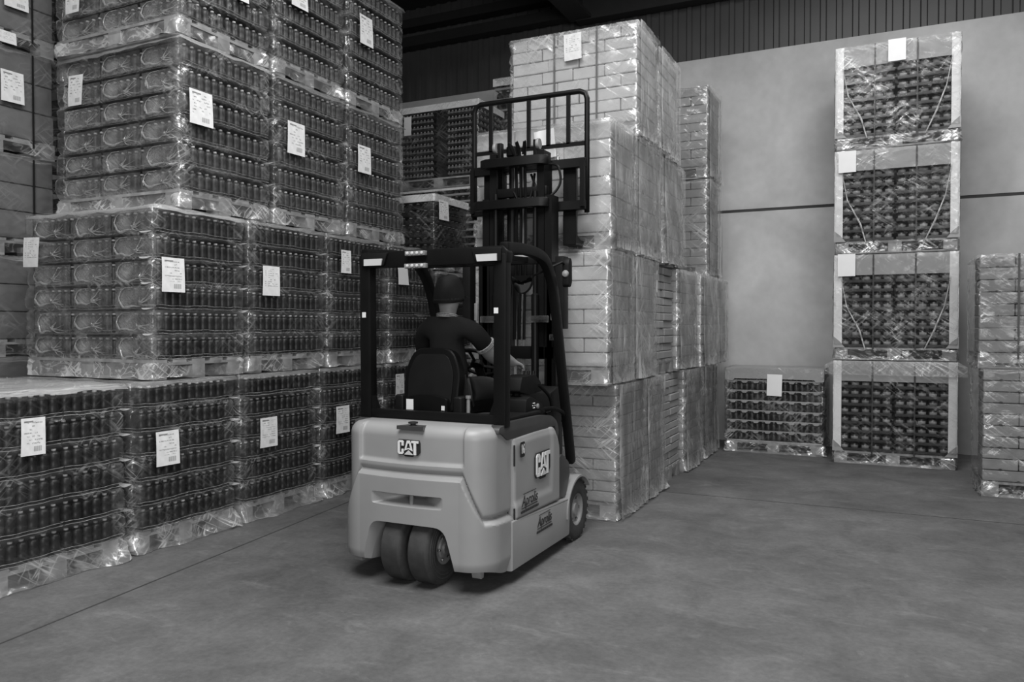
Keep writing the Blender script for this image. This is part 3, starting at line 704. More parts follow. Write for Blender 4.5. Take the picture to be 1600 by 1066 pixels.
# ------------------------------------------------------------------ pale carton block in the middle
XA0, XA1 = -3.20, -1.94
GA = 'wrapped pale carton pallets in the middle block'
def A(y0, y1, z0, z1, label, **k):
    dx = k.pop('dx', 0.0)
    k.setdefault('drape_', k.get('film', 1) is not None)
    return carton_load('wrapped_carton_pallet', XA0 + dx, XA1 + dx, y0, y1, z0, z1 - z0 - .012, label, group=GA, **k)
ts = [0.0, 1.13, 2.215, 3.27, 4.30]
A(6.08, 6.90, ts[0], ts[1], 'pale carton pallet on the floor beside the forklift front wheel', layers=11, nx=3, m='carton2', seed=1, base=.65, flare=.02)
A(6.92, 7.62, ts[0], ts[1], 'film-wrapped carton pallet on the floor, next behind the one by the front wheel', layers=11, front=False, m='carton2', seed=2, base=1.3, flare=.05)
A(7.64, 8.46, ts[0], ts[1], 'unwrapped pallet of flat brown cartons on the floor in the middle block', layers=13, front=True, m='carton2', seed=3, film=None, jit=.022, ny=2, dx=-.03)
A(8.48, 9.42, ts[0], ts[1], 'film-wrapped carton pallet on the floor just past the bare brown cartons', layers=10, front=False, m='carton2', seed=4, base=1.3, flare=.05)
A(9.44, 10.3, ts[0], ts[1], 'last wrapped carton pallet on the floor of the middle block, by the end wall', layers=10, front=False, m='carton2', seed=5, base=1.3, flare=.04)
A(5.86, 6.50, ts[1], ts[2], 'second-tier pale carton pallet facing the mast, heavily creased film', layers=8, nx=3, m='carton', seed=6, base=.7, lean=0)
A(6.52, 7.32, ts[1], ts[2], 'second-tier wrapped carton pallet, second from the front of the middle block', layers=8, front=False, m='carton', seed=7, base=1.3)
A(7.36, 8.16, ts[1], ts[2], 'second-tier unwrapped pallet of flat brown cartons with a hanging tag', layers=12, m='carton2', seed=8, film=None, jit=.022, dx=-.03)
A(8.18, 9.06, ts[1], ts[2], 'second-tier wrapped carton pallet just past the bare brown cartons', layers=8, front=False, m='carton', seed=9, base=1.2)
A(9.08, 9.95, ts[1], ts[2], 'second-tier wrapped carton pallet under the set-back stack', layers=8, front=False, m='carton', seed=10, base=1.2, dx=.06)
A(9.97, 10.8, ts[1], ts[2], 'second-tier wrapped carton pallet nearest the end wall', layers=8, front=False, m='carton', seed=11, base=1.2, dx=.05)

A(5.93, 6.58, ts[2], ts[3], 'third-tier pale carton pallet behind the load backrest, being picked up on the forks', layers=6, nx=3, seed=12, base=.6, papers=[(-2.51, 3.10, .18, .24, 5, -0.12)])
A(6.62, 7.48, ts[2], ts[3], 'third-tier wrapped carton pallet, second from the front of the middle block', layers=6, front=True, nx=2, seed=13, base=1.1)
A(7.52, 8.40, ts[2], ts[3], 'third-tier wrapped carton pallet at the back of the middle block', layers=6, front=True, nx=2, seed=14, base=1.1)
A(6.66, 7.34, ts[3], ts[4], 'topmost pale carton pallet with a white label, highest of the middle block', layers=8, nx=4, seed=15, base=.5, straps=(-2.74, -2.33), papers=[(-2.55, 4.14, .17, .24, 3, -.03)])
A(7.38, 8.18, ts[3], ts[4], 'topmost carton pallet behind the labelled one, seen by its edge', layers=8, front=True, nx=2, seed=16, base=1.1)
A(9.60, 10.4, ts[2], 3.41, 'grey-brown carton pallet of the set-back stack, lower one by the end wall', layers=10, nx=3, m='carton2', seed=17, base=.5, dx=.02)
A(9.60, 10.4, 3.42, 4.55, 'grey-brown carton pallet on top of the set-back stack by the end wall', layers=9, nx=3, m='carton2', seed=18, base=.5, dx=.02)
tg = [o for o in COL.objects if o.get('label', '').startswith('second-tier unwrapped')][0]
MB().box((.605, -.28, .92), (.003, .07, .22)).build('hanging_tag', M['board'], tg)

# ------------------------------------------------------------------ loads along the end wall
# low pallet of scalloped trays
t = thing('wrapped_tray_pallet', (-1.225, 10.62, 0), 'low pallet of scalloped bottle trays under a cardboard cap against the end wall', 'pallet load')
pallet(t, 1.16, .8)
hl = (1.06 - .15 - .02) / 7
trm = MB(); trm.box((0, 0, 0), (1.14, .78, .008)); 
for k in range(8):
    xx = -.5 + k*.143; trm.prism([(xx-.04, -.003), (xx-.022, -.026), (xx+.022, -.026), (xx+.04, -.003)], -.392, -.386, 'y')
trm.box((0, -.389, .004), (1.14, .006, .014)); trme = trm.mesh('tray', M['capboard'])
jb = MB().lathe([(.030, 0), (.031, .01), (.031, .075), (.022, .088), (.013, .095), (.013, .112)], 10, mis=[0, 0, 0, 0, 1]).mesh('bottle', [M['bottle'], M['cap']], smooth=True)
for L_ in range(7):
    p = put('tray', trme, t, (0, 0, .15 + L_*hl))
    for k in range(17): put('bottle', jb, p, (-.53 + k*.0663, -.35, .006), None, (1, 1, hl/.122))
    put('inner_bottles', boxmesh(1.1, .66, hl - .012, 'pack', 0), p, (0, .04, hl/2))
cap_lid(t, 1.18, .82, 1.075, .13)
for s in (-1, 1): MB().prism([(s*.59, .95), (s*.47, .95), (s*.5, .915), (s*.59, .925)], -.416, -.408, 'y').build('cap_flap', M['capboard'], t)
wrap(t, -.6, .6, -.42, .42, 0.01, 1.085, [.15], 'filme', base=.55, bottom=1.6, seed=90, pal=.22, flare=.03, keepx=True)
paper(t, (-1.21+1.225, -.435, .87), .18, .27, '-y', 5, 0.02)

# tall stack of four dark loads with white corner boards
jar = MB().lathe([(.048, 0), (.052, .008), (.052, .034), (.0535, .036), (.0535, .078), (.052, .08), (.052, .098), (.03, .112), (.03, .13)], 16, mis=[0, 0, 0, 1, 0, 0, 0, 0]).mesh('jar', [M['jar'], M['jarlabel']], smooth=True)
for pl_ in jar.polygons:
    if pl_.material_index == 1 and pl_.center.y > -.036: pl_.material_index = 0
jtray = MB(); jtray.box((0, 0, .004), (.555, .3, .008)); jtray.box((0, -.147, .018), (.555, .006, .034)); jtray.box((0, .1, .06), (.55, .1, .11)); JT = jtray.mesh('jar_tray', M['jar'])
EL = ['dark jar pallet on the floor with a flared film cap, bottom of the white-cornered stack', 'second dark jar pallet from the floor in the white-cornered stack, label at its upper left',
      'third dark jar pallet from the floor in the white-cornered stack, square label at its corner', 'topmost dark jar pallet of the white-cornered stack, label at its top middle']
EZ = [0.0, 1.215, 2.45, 3.66]; ET = [1.205, 2.44, 3.65, 4.85]
EP = [[], [(-.38, 2.32, .19, .26, 5)], [(-.38, 3.52, .19, .25, 5)], [(.13, 4.74, .18, .25, 5)]]
for k in range(4):
    H = ET[k] - EZ[k]; cx = .125; w = 1.28; d = .84; cy = 9.9 + d/2
    t = thing('wrapped_jar_pallet', (cx, cy, EZ[k]), EL[k], 'pallet load', 'four-high stack of dark jar pallets by the end wall')
    pallet(t, w - .03, d - .03)
    zb = .148; capz = .235; hl = (H - zb - .215) / 8
    for L_ in range(8):
        for q in (-1, 1):
            p = put('jar_tray', JT, t, (q*.292, -d/2 + .19, zb + L_*hl))
            for c in range(5):
                put('jar', jar, p, ((c - 2)*.112, -.09, .006), (0, 0, random.uniform(-.12, .12)), (1, 1, hl/.136))
    put('inner_jars', boxmesh(w - .12, d - .42, H - .2, 'pack', 0), t, (0, .16, zb + (H - .2)/2))
    cap_lid(t, w - .02, d - .02, H - .002, capz)
    for q in (-1, 1):
        cb = MB(); cb.prism([(q*w/2, -d/2 - .004), (q*(w/2 - .09), -d/2 - .004), (q*(w/2 - .09), -d/2 + .002), (q*(w/2 - .006), -d/2 + .002), (q*(w/2 - .006), -d/2 + .07), (q*w/2, -d/2 + .07)], zb, H, 'z')
        cb.build('corner_board', M['board'], t)
        MB().prism([(q*(w/2 + .004), zb - .005), (q*(w/2 + .004), zb + .13), (q*(w/2 - .065), zb + .07), (q*(w/2 - .125), zb - .005)], -d/2 - .012, -d/2 - .006, 'y').build('corner_gusset', M['capboard'], t)
        xs = -.22 if q < 0 else .215
        sm = MB(); sm.box((xs, -d/2 - .012, H/2 + .06), (.016, .003, H - .14)); sm.box((xs, 0, H + .002), (.016, d, .003)); sm.build('strap', M['strap'], t)
    wrap(t, -w/2 - .008, w/2 + .008, -d/2 - .018, d/2 + .01, .008, H + .003, [zb], 'filme', base=.55 if k else .22, corner=.35, seed=100+k, amp=.004, keepx=True)
    if k:
        for q in (-1, 1):
            MB().tube([(q*.56, -d/2 - .022, .95), (q*.50, -d/2 - .026, .62), (q*(.40 if q > 0 else .36), -d/2 - .024, .34), (q*.30, -d/2 - .022, .12)], [.003, .006, .010, .005], 5).build('film_tail', M['edge'], t)
    else:
        fm = MB(); fm.uv = []; fm.wr = []
        pts = []
        for i in range(25):
            x = -w/2 - .09 + (w + .18)*i/24; e = max(0, abs(x) - w/2)
            for j in range(4):
                z_ = H + .004 - j*.055; yy = -d/2 - .03 - .012*j*.5
                xx = x * (1 if j else w/(w + .18)) ; fm.v.append((xx, yy + .006*noise.noise(Vector((x*9, j, 3))), z_ + (.0 if j else 0) - (.0))); fm.uv.append((x, z_)); fm.wr.append(.7)
        for i in range(24):
            for j in range(3): a = i*4 + j; fm.f.append((a, a+4, a+5, a+1)); fm.m.append(0)
        fm.build('film_cap', M['filmh'], t, smooth=True)
    for (xx, zz, pw, ph, mi) in EP[k]: paper(t, (xx - cx, -d/2 - .032, zz - EZ[k]), pw, ph, '-y', mi)

# two carton loads cut by the right picture edge
carton_load('wrapped_carton_pallet', .84, 2.06, 8.50, 9.35, 0, 1.20, 'tan carton pallet on the floor at the right picture edge', layers=10, nx=2, m='carton4', film='filme', base=.35, seed=120, alt=True, notch=True, corner=1.0, jit=.004, flare=.02, keepx=True)
carton_load('wrapped_carton_pallet', .80, 2.02, 8.50, 9.35, 1.21, 1.06, 'tan carton pallet on top of another at the right picture edge, black strap', layers=8, nx=2, m='carton4', film='filme', base=.5, seed=121, alt=True, notch=True, straps=(1.14, 1.6), straps_m='strap', jit=.004, keepx=True)

# ------------------------------------------------------------------ forklift
def paint_mat():
    m, nt, N, L, P = mat('forklift_paint')
    tc = N.new('ShaderNodeTexCoord'); V = tc.outputs['Object']
    n = N.new('ShaderNodeTexNoise'); n.inputs['Scale'].default_value = 2.2; n.inputs['Detail'].default_value = 6; L.new(V, n.inputs['Vector'])
    a = ramp(N, .3, .7, .9, 1.08); L.new(n.outputs['Fac'], a.inputs[0])
    mp = N.new('ShaderNodeMapping'); mp.inputs['Scale'].default_value = (3, 3, 14); mp.inputs['Rotation'].default_value = (.3, .5, 0); L.new(V, mp.inputs[0])
    s = N.new('ShaderNodeTexNoise'); s.inputs['Scale'].default_value = 3.5; s.inputs['Detail'].default_value = 8; s.inputs['Roughness'].default_value = .75; L.new(mp.outputs[0], s.inputs['Vector'])
    sc = ramp(N, .64, .70, 0, .06); L.new(s.outputs['Fac'], sc.inputs[0])
    c = math_n(N, L, 'MULTIPLY', a.outputs[0], .285); c = math_n(N, L, 'ADD', c, sc.outputs[0])
    cb = N.new('ShaderNodeCombineColor')
    for i in range(3): L.new(c, cb.inputs[i])
    L.new(cb.outputs[0], P.inputs['Base Color']); P.inputs['Roughness'].default_value = .42
    return m
M['paint'] = paint_mat()
M['black'] = simple('black_paint', .0045, .45, 0, .2, 8, spec=.22)
M['dark'] = simple('dark_plastic', .006, .55, 0, .2, 8, spec=.22)
M['deck'] = simple('hood_plastic', .045, .45, 0, .15, 6)
M['rubber'] = simple('tyre_rubber', .035, .8, 0, .35, 12, 0, .3)
M['rim'] = simple('wheel_rim', .22, .5, .0, .3, 10)
M['chrome'] = simple('bright_metal', .55, .25, 1.0, .2, 20)
M['mirror'] = simple('mirror_glass', .8, .03, 1.0, .02)
M['lens'] = simple('lamp_lens', .55, .25, 0, .1)
M['letter'] = simple('white_lettering', .72, .4, 0, .05)
M['decal'] = simple('dark_lettering', .025, .5)
M['vinyl'] = simple('seat_vinyl', .003, .45, 0, .2, 10, spec=.22)
M['groove'] = simple('shut_line', .01, .7)

FK = thing('forklift', (-2.6, 4.0, 0), 'pale counterbalance forklift with a black overhead guard and raised mast', 'forklift')

def applied(o, name):
    dg = bpy.context.evaluated_depsgraph_get(); dg.update()
    me = bpy.data.meshes.new_from_object(o.evaluated_get(dg)); me.name = name; return me
def sstep(a, b, x):
    t = max(0.0, min(1.0, (x - a) / (b - a))); return t * t * (3 - 2 * t)

# counterweight: plan outline swept up, surface pressed in for panel, ridge and groove
HW = .545
def plan(n=230):
    pts = []; R = .19
    seg = [('l', (-HW, .345), (-HW, .17)), ('a', (-HW + R, .17), PI, 1.5*PI), ('r', -HW + R, HW - R), ('a', (HW - R, .17), 1.5*PI, 2*PI), ('l', (HW, .17), (HW, .345))]
    for s in seg:
        if s[0] == 'l':
            for i in range(14): t = i/13; pts.append((s[1][0] + (s[2][0]-s[1][0])*t, s[1][1] + (s[2][1]-s[1][1])*t))
        elif s[0] == 'a':
            for i in range(1, 44): a = s[2] + (s[3]-s[2])*i/44; pts.append((s[1][0] + R*math.cos(a), s[1][1] + R*math.sin(a)))
        else:
            for i in range(110): t = i/109; x = s[1] + (s[2]-s[1])*t; pts.append((x, -.02 - .03*(1 - (x/(HW-R))**2)))
    return pts
pp = plan(); npp = len(pp)
def press(x, y, z):
    ax = abs(x) if y < .18 else abs(x) + (y - .17)
    axs = abs(x); zr = .69 if axs < .37 else max(.43, .69 - (axs - .37) * 2.05)
    if y > .05: zr = max(.415, zr - (y - .05) * .05)
    d = .026 * sstep(zr - .010, zr + .016, z)
    d += .020 * math.exp(-((z - zr - .026) / .013) ** 2)
    if z > .7:
        px_ = sstep(.385, .365, axs) * (1 if y < .1 else 0); pz = sstep(.762, .784, z); d += .024 * px_ * pz
    if z > .925: q = min(1, (z - .925) / .075); d += .075 * (1 - math.sqrt(max(0, 1 - q*q)))
    if z < .2: d += .03 * sstep(.2, .08, z)
    return d
zn = 104; cw = MB()
for j in range(zn + 1):
    v = j / zn
    for i in range(npp):
        x, y = pp[i]; a, c = pp[max(i-1, 0)], pp[min(i+1, npp-1)]
        tx, ty = c[0]-a[0], c[1]-a[1]; l = math.hypot(tx, ty) or 1; nx, ny = ty/l, -tx/l
        zb = .15 - .06 * sstep(.02, .3, y); z = zb + (1.0 - zb) * v
        d = press(x, y, z); cw.v.append((x - nx*d, y - ny*d, z))
for j in range(zn):
    for i in range(npp - 1): a = j*npp + i; cw.f.append((a, a+1, a+npp+1, a+npp)); cw.m.append(0)
top = [zn*npp + i for i in range(npp)]; cw.f.append(tuple(top)); cw.m.append(0)
cw.f.append(tuple(reversed(range(npp)))); cw.m.append(0)
cw.f.append(tuple([j*npp for j in range(zn+1)] + [j*npp + npp - 1 for j in range(zn, -1, -1)])); cw.m.append(0)
cwo = put('counterweight', cw.mesh('counterweight', M['paint'], smooth=False), None)
def rpoly(pts, r, n=5):
    out = []
    for i, p in enumerate(pts):
        a, c = Vector(pts[i-1]), Vector(pts[(i+1) % len(pts)]); p = Vector(p)
        u, w_ = (a - p).normalized(), (c - p).normalized(); rr = r[i] if isinstance(r, (list, tuple)) else r
        for k in range(n + 1):
            t = k / n; s = p + u*rr*(1-t)**2 + w_*rr*t**2; out.append((s.x, s.y))
    return out
def loft(sections):
    mb = MB(); n = len(sections[0][1])
    for y, poly in sections: mb.v += [(p[0], y, p[1]) for p in poly]
    for s in range(len(sections) - 1):
        for i in range(n): j = (i+1) % n; mb.f.append((s*n+i, s*n+j, (s+1)*n+j, (s+1)*n+i)); mb.m.append(0)
    mb.f.append(tuple(range(n-1, -1, -1))); mb.m.append(0)
    k = (len(sections)-1)*n; mb.f.append(tuple(range(k, k+n))); mb.m.append(0); return mb
def archp(e): return rpoly([(-.335-e, 0), (-.225-e*.8, .385+e*.35), (.225+e*.8, .385+e*.35), (.345+e, 0)], [.001, .07, .07, .001])
cut1 = loft([(-.2, archp(.10)), (-.07, archp(.075)), (.02, archp(0)), (.30, archp(0))]).build('cut', M['paint'])
sl = lambda w_, z0, z1: rpoly([(-w_, z0), (-w_, z1), (w_, z1), (w_, z0)], .022)
cut2 = loft([(-.2, sl(.275, .505, .588)), (-.045, sl(.272, .508, .586)), (.05, sl(.11, .535, .583)), (.11, sl(.06, .54, .58))]).build('cut', M['paint'])
for c in (cut1, cut2):
    md = cwo.modifiers.new('b', 'BOOLEAN'); md.object = c; md.operation = 'DIFFERENCE'; md.solver = 'EXACT'
me = applied(cwo, 'counterweight')
for c in (cut1, cut2, cwo): bpy.data.objects.remove(c)
me.polygons.foreach_set('use_smooth', [True]*len(me.polygons)); me.set_sharp_from_angle(angle=.7)
CW = put('counterweight', me, FK)

def glyphs(polys, depth, m, name, parent, loc, rot, sx=1, sy=1, bevel=0.0):
    mb = MB()
    for p in polys: mb.prism([(a*sx, b_*sy) for a, b_ in p], -depth, 0, 'y')
    return mb.build(name, M[m], parent, loc, rot, bevel=bevel, bseg=1)
LC = [[(0,.12),(.07,0),(.25,0),(.32,.1),(.32,.38),(.21,.38),(.21,.14),(.115,.14),(.115,.86),(.21,.86),(.21,.62),(.32,.62),(.32,.9),(.25,1),(.07,1),(0,.88)]]
LA = [[(.36,.26),(.50,1),(.66,1),(.80,.26),(.70,.36),(.625,.80),(.535,.80),(.46,.36)], [(.46,.36),(.53,.46),(.63,.46),(.70,.36),(.80,.26),(.58,.40),(.36,.26)]]
LT = [[(.74,1),(1.12,1),(1.12,.84),(.99,.84),(.99,.0),(.86,.0),(.86,.84),(.74,.84)]]
TRI = [[(.36,.0),(.80,.0),(.58,.30)]]
def emblem(parent, loc, rot, w, h):
    e = sub('emblem', parent, loc, rot)
    bk = [(-.05,.86),(-.05,.1),(.04,-.06),(.30,-.06),(.36,-.16),(.80,-.16),(.86,-.06),(1.05,-.06),(1.2,.2),(1.2,.86),(1.14,1.06),(.04,1.06)]
    glyphs([bk], .006, 'groove', 'emblem_plate', e, (-.56*w, 0, -.5*h), None, w, h, .002)
    for nm_, pl in (('letter_c', LC), ('letter_a', LA), ('letter_t', LT)):
        o = glyphs(pl, .006, 'letter', nm_, e, (-.56*w, -.006, -.5*h), None, w, h)
    glyphs(TRI, .008, 'lens', 'triangle', e, (-.56*w, -.006, -.5*h), None, w, h)
    return e
emblem(CW, (0.0, -.052 + .050, .865), None, .133, .085)
# latch pocket and pin, tow pin
lt = MB(); lt.prism([(-.09, -.05), (-.055, .03), (.075, .03), (.10, -.05)], .962, .985, 'z'); lt.build('latch_plate', M['deck'], CW, (.01, .035, .012))
MB().lathe([(.017, 0), (.017, .022), (.030, .024), (.030, .033), (.018, .036)], 14).build('latch_pin', M['groove'], CW, (.01, .03, .985))
MB().lathe([(.013, 0), (.013, .085)], 12).build('tow_pin', M['rim'], CW, (.02, -.005, .505))

# side covers, sills, aprons, hood, chassis
def side_cover(s):
    mb = MB(); ny, nz = 66, 50
    def outl(u, v):
        y = .358 + (1.075 - .358)*u; zt = .905 - .0*u; zb = .398 - .015*u
        y -= .045*sstep(.72, 1, v)*u**6 ; zt = .905 + .008*math.sin(u*PI) - .05*max(0, (u-.88)/.12)**2
        return y, zb + (zt - zb)*v
    for j in range(nz+1):
        for i in range(ny+1):
            u, v = i/ny, j/nz; y, z = outl(u, v)
            e = min(u*.72, (1-u)*.72, v*.5, (1-v)*.5); x = .545 - .012*(1 - min(1, e/.012))**2
            # pressed panel with a sloping lip at the front and foot
            fr = sstep(.80, .86, u + .05*(1-v)) + 0; ft = sstep(.20, .12, v - .12*(1-u)**1.0*0)
            x += .014*max(fr, sstep(.24, .14, v))*(1 - sstep(.93, .99, u)*.0) - .010*sstep(.9, .98, v)
            mb.v.append((s*x, y, z))
    for j in range(nz):
        for i in range(ny): a = j*(ny+1)+i; mb.f.append((a, a+1, a+ny+2, a+ny+1)); mb.m.append(0)
    # return edges
    n = ny+1; rim = [i for i in range(n)] + [j*n + ny for j in range(1, nz+1)] + [nz*n + i for i in range(ny-1, -1, -1)] + [j*n for j in range(nz-1, 0, -1)]
    o = len(mb.v); mb.v += [(s*.5, mb.v[k][1], mb.v[k][2]) for k in rim]
    for k in range(len(rim)): k2 = (k+1) % len(rim); mb.f.append((rim[k], o+k, o+k2, rim[k2])); mb.m.append(0)
    return mb.build('side_cover', M['paint'], FK, smooth=True)
SC = {s: side_cover(s) for s in (1, -1)}
for s in (1, -1):
    sp = rpoly([(.30, .09), (.30, .40), (.34, .402), (1.10, .372), (1.25, .36), (1.28, .34), (1.265, .085)], [.001, .001, .01, .01, .02, .02, .02])
    sill = loft([(0, sp)])  # placeholder section list, rebuilt below
    mb = MB(); xs = ((.40, 0, 0), (.515, 0, 0), (.543, .012, .0), (.548, .03, .012), (.546, .06, .05), (.53, .09, .075))
    secs = [(.40, 0), (.54, 0), (.552, .008), (.556, .02)]
    n = len(sp); cyy = .7; czz = .24
    for xx, ins in secs: mb.v += [(s*xx, p[0] + (cyy - p[0])*ins*.3, p[1] + (czz - p[1])*ins*2.2) for p in sp]
    for q in range(len(secs)-1):
        for i in range(n): j = (i+1) % n; mb.f.append((q*n+i, q*n+j, (q+1)*n+j, (q+1)*n+i)); mb.m.append(0)
    mb.f.append(tuple(range(n))); mb.m.append(0); mb.f.append(tuple(range((len(secs)-1)*n, len(secs)*n))); mb.m.append(0)
    so = mb.build('side_sill', M['paint'], FK, bevel=.004, bseg=1)
    if s > 0: SILL = so
    ap = rpoly([(1.085, .375), (1.25, .372), (1.33, .52), (1.31, .61), (1.17, .69), (1.10, .66)], .02, 3)
    MB().prism(ap, s*.36, s*.535, 'x').build('front_step', M['deck'], FK, bevel=.01)
    # fender over the front wheel
    fm = MB(); arc = [(1.47 + .262*math.cos(a), .228 + .262*math.sin(a)) for a in [PI*(1.02 - k/18*.82) for k in range(19)]]
    arc2 = [(1.47 + .247*math.cos(a), .228 + .247*math.sin(a)) for a in [PI*(1.02 - k/18*.82) for k in range(19)]]
    fm.prism(arc + arc2[::-1], s*.40, s*.566, 'x'); fm.build('fender', M['paint'], FK)
    # shut lines: hinge strip
    MB().box((s*.547, .346, .80), (.008, .010, .13)).build('hinge_strip', M['groove'], FK); MB().box((s*.547, .346, .43), (.008, .010, .08)).build('hinge_strip', M['groove'], FK)
MB().box((0, .72, .55), (.99, .76, .78)).build('chassis', M['groove'], FK)
MB().box((0, 1.28, .30), (.74, .5, .28)).build('front_chassis', M['black'], FK)
hp = rpoly([(.16, .955), (.17, .992), (.34, 1.012), (.80, 1.005), (.99, .985), (1.09, .935), (1.125, .86), (1.10, .80), (1.05, .905), (.33, .905), (.29, .90), (.2, .955)], [.005, .02, .05, .05, .04, .04, .02, .01, .02, .02, .02, .02], 3)
MB().prism(hp, -.53, .53, 'x').build('hood', M['deck'], FK, bevel=.016)
MB().box((.40, .62, 1.02), (.2, .5, .02)).build('hood_pad', M['dark'], FK, bevel=.006)
# decals on the right side
def text_mesh(body, size, shear=0.0, ext=.0008):
    cu = bpy.data.curves.new('txt', 'FONT'); cu.body = body; cu.size = size; cu.shear = shear; cu.extrude = ext; cu.align_x = 'CENTER'; cu.align_y = 'CENTER'; cu.offset = size*.012
    o = bpy.data.objects.new('txt', cu); COL.objects.link(o); me = applied(o, 'lettering'); bpy.data.objects.remove(o); return me
RS = (PI/2, 0, PI/2)
emblem(SC[1], (.549, .775, .685), (0, 0, PI/2), .205, .15)
bd = sub('number_badge', SC[1], (.552, .455, .825), (0, 0, PI/2))
MB().prism(rpoly([(-.032, -.048), (-.032, .048), (.032, .048), (.032, -.048)], .012), -.003, 0, 'y').build('badge_plate', M['groove'], bd)
tm = text_mesh('16', .085); tm.materials.append(M['letter']); put('number', tm, bd, (0, -.0045, 0), (PI/2, 0, 0), (.62, 1, 1))
tm = text_mesh('Aprolis', .085, .25); tm.materials.append(M['decal'])
def aprolis(parent, loc, k, tx):
    d = sub('decal', parent, loc, (0, 0, PI/2)); put('lettering', tm, d, (0, -.001, .02*k), (PI/2, 0, 0), (k, k*1.15, 1))
    mb = MB(); mb.box((0, -.0008, -.022*k), (.25*k, .0012, .006*k)); mb.box((.0, -.0008, .068*k), (.2*k, .0012, .005*k)); mb.build('decal_line', M['decal'], d)
    mb = MB(); x = -.14*k
    for q in range(13): w_ = (.008 + .010*((q*7) % 3))*k; mb.box((x + w_/2, -.0008, -.045*k), (w_, .0012, .016*k)); x += w_ + .005*k
    o = mb.build('decal_small_print', M['decal'], d); o['kind'] = 'stuff'
aprolis(SC[1], (.563, .545, .475), .98, tm); aprolis(SILL, (.5585, .80, .285), .95, tm)

# wheels
def wheel(name, x, y, r, w, s, rimr, lugs):
    f = .0 if lugs else .32
    p = sub(name, FK, (x, y, r))
    h = w/2; pr = [(rimr, -h*.9), (rimr + .02, -h), (r*.86, -h), (r*.95, -h*.93), (r*.995, -h*.78), (r, -h*.6), (r, h*.6), (r*.995, h*.78), (r*.95, h*.93), (r*.86, h), (rimr + .02, h), (rimr, h*.9)]
    ty = MB().lathe(pr, 56, axis='x', closed=True)
    if lugs:
        for k in range(26):
            a = 2*PI*k/26
            for sd in (-1, 1):
                aa = a + (.06 if sd > 0 else 0); q = MB().box((0, 0, 0), (h*.62, .026, .012)); 
                vs = []
                for v in q.v:
                    yy, zz = v[1] + .18*v[0]*sd, v[2] + r + .003; vs.append((v[0] + sd*h*.62, yy*math.cos(aa) - zz*math.sin(aa), yy*math.sin(aa) + zz*math.cos(aa)))
                ty.add(vs, q.f)
    else:
        for k in range(3): ty.lathe([(r*.80 - k*.022, s*(h - .001)), (r*.80 - k*.022 + .006, s*(h + .004)), (r*.80 - k*.022 + .012, s*(h - .001))], 40, axis='x', caps=False)
    t_ = ty.build('tyre', M['rubber'], p, smooth=True); t_.data.set_sharp_from_angle(angle=.6)
    rm = MB().lathe([(.004, s*h*(.80+f)), (rimr*.36, s*h*(.82+f)), (rimr*.42, s*h*(.66+f)), (rimr*.62, s*h*(.62+f)), (rimr*.68, s*h*(.5+f)), (rimr*.9, s*h*(.5+f)), (rimr*.96, s*h*.85), (rimr*1.03, s*h*.93), (rimr*1.02, -s*h*.8)], 36, axis='x')
    ro = rm.build('rim', M['rim'], p, smooth=True); ro.data.set_sharp_from_angle(angle=.6)
    for k in range(6):
        a = 2*PI*k/6; MB().lathe([(.010, 0), (.010, s*.014), (.007, s*.018)], 6, axis='x').build('wheel_nut', M['chrome'], p, (s*h*(.5+f), rimr*.78*math.cos(a), rimr*.78*math.sin(a)))
for s in (1, -1):
    wheel('front_wheel', s*.468, 1.47, .228, .155, s, .115, True)
    wheel('rear_wheel', s*.098 - .01, .165, .228, .148, s, .10, False)
MB().box((-.01, .165, .30), (.06, .12, .22)).build('steer_axle', M['black'], FK)
for s in (1, -1): MB().prism([(.05, .155), (.11, .155), (.10, .10), (.07, .10)], s*.40, s*.46, 'x').build('jacking_lug', M['rim'], FK)

# overhead guard
def post(name, pts, sx, sy, bev=.012, m='black', par=None):
    """rectangular section swept along a path in the y-z plane at x = pts[k][0]"""
    mb = MB(); n = len(pts)
    for i, p in enumerate(pts):
        a, c = Vector(pts[max(i-1, 0)]), Vector(pts[min(i+1, n-1)]); t = (c - a).normalized(); nn = Vector((1, 0, 0)); b_ = t.cross(nn).normalized()
        for dx, db in ((-1, -1), (1, -1), (1, 1), (-1, 1)): q = Vector(p) + nn*dx*sx/2 + b_*db*sy/2; mb.v.append(tuple(q))
    for i in range(n-1):
        for k in range(4): k2 = (k+1) % 4; mb.f.append((i*4+k, i*4+k2, (i+1)*4+k2, (i+1)*4+k)); mb.m.append(0)
    mb.f.append((3, 2, 1, 0)); mb.m.append(0); mb.f.append(tuple((n-1)*4 + k for k in range(4))); mb.m.append(0)
    return mb.build(name, M[m], par or FK, bevel=bev, bseg=2, angle=.9)
def smooth_path(pts, n=6):
    out = []; P_ = [Vector(p) for p in pts]
    for i in range(len(P_)-1):
        p0, p1, p2, p3 = P_[max(i-1, 0)], P_[i], P_[i+1], P_[min(i+2, len(P_)-1)]
        for k in range(n):
            t = k/n; out.append(.5*((2*p1) + (p2-p0)*t + (2*p0-5*p1+4*p2-p3)*t*t + (3*p1-p0-3*p2+p3)*t**3))
    out.append(P_[-1]); return out
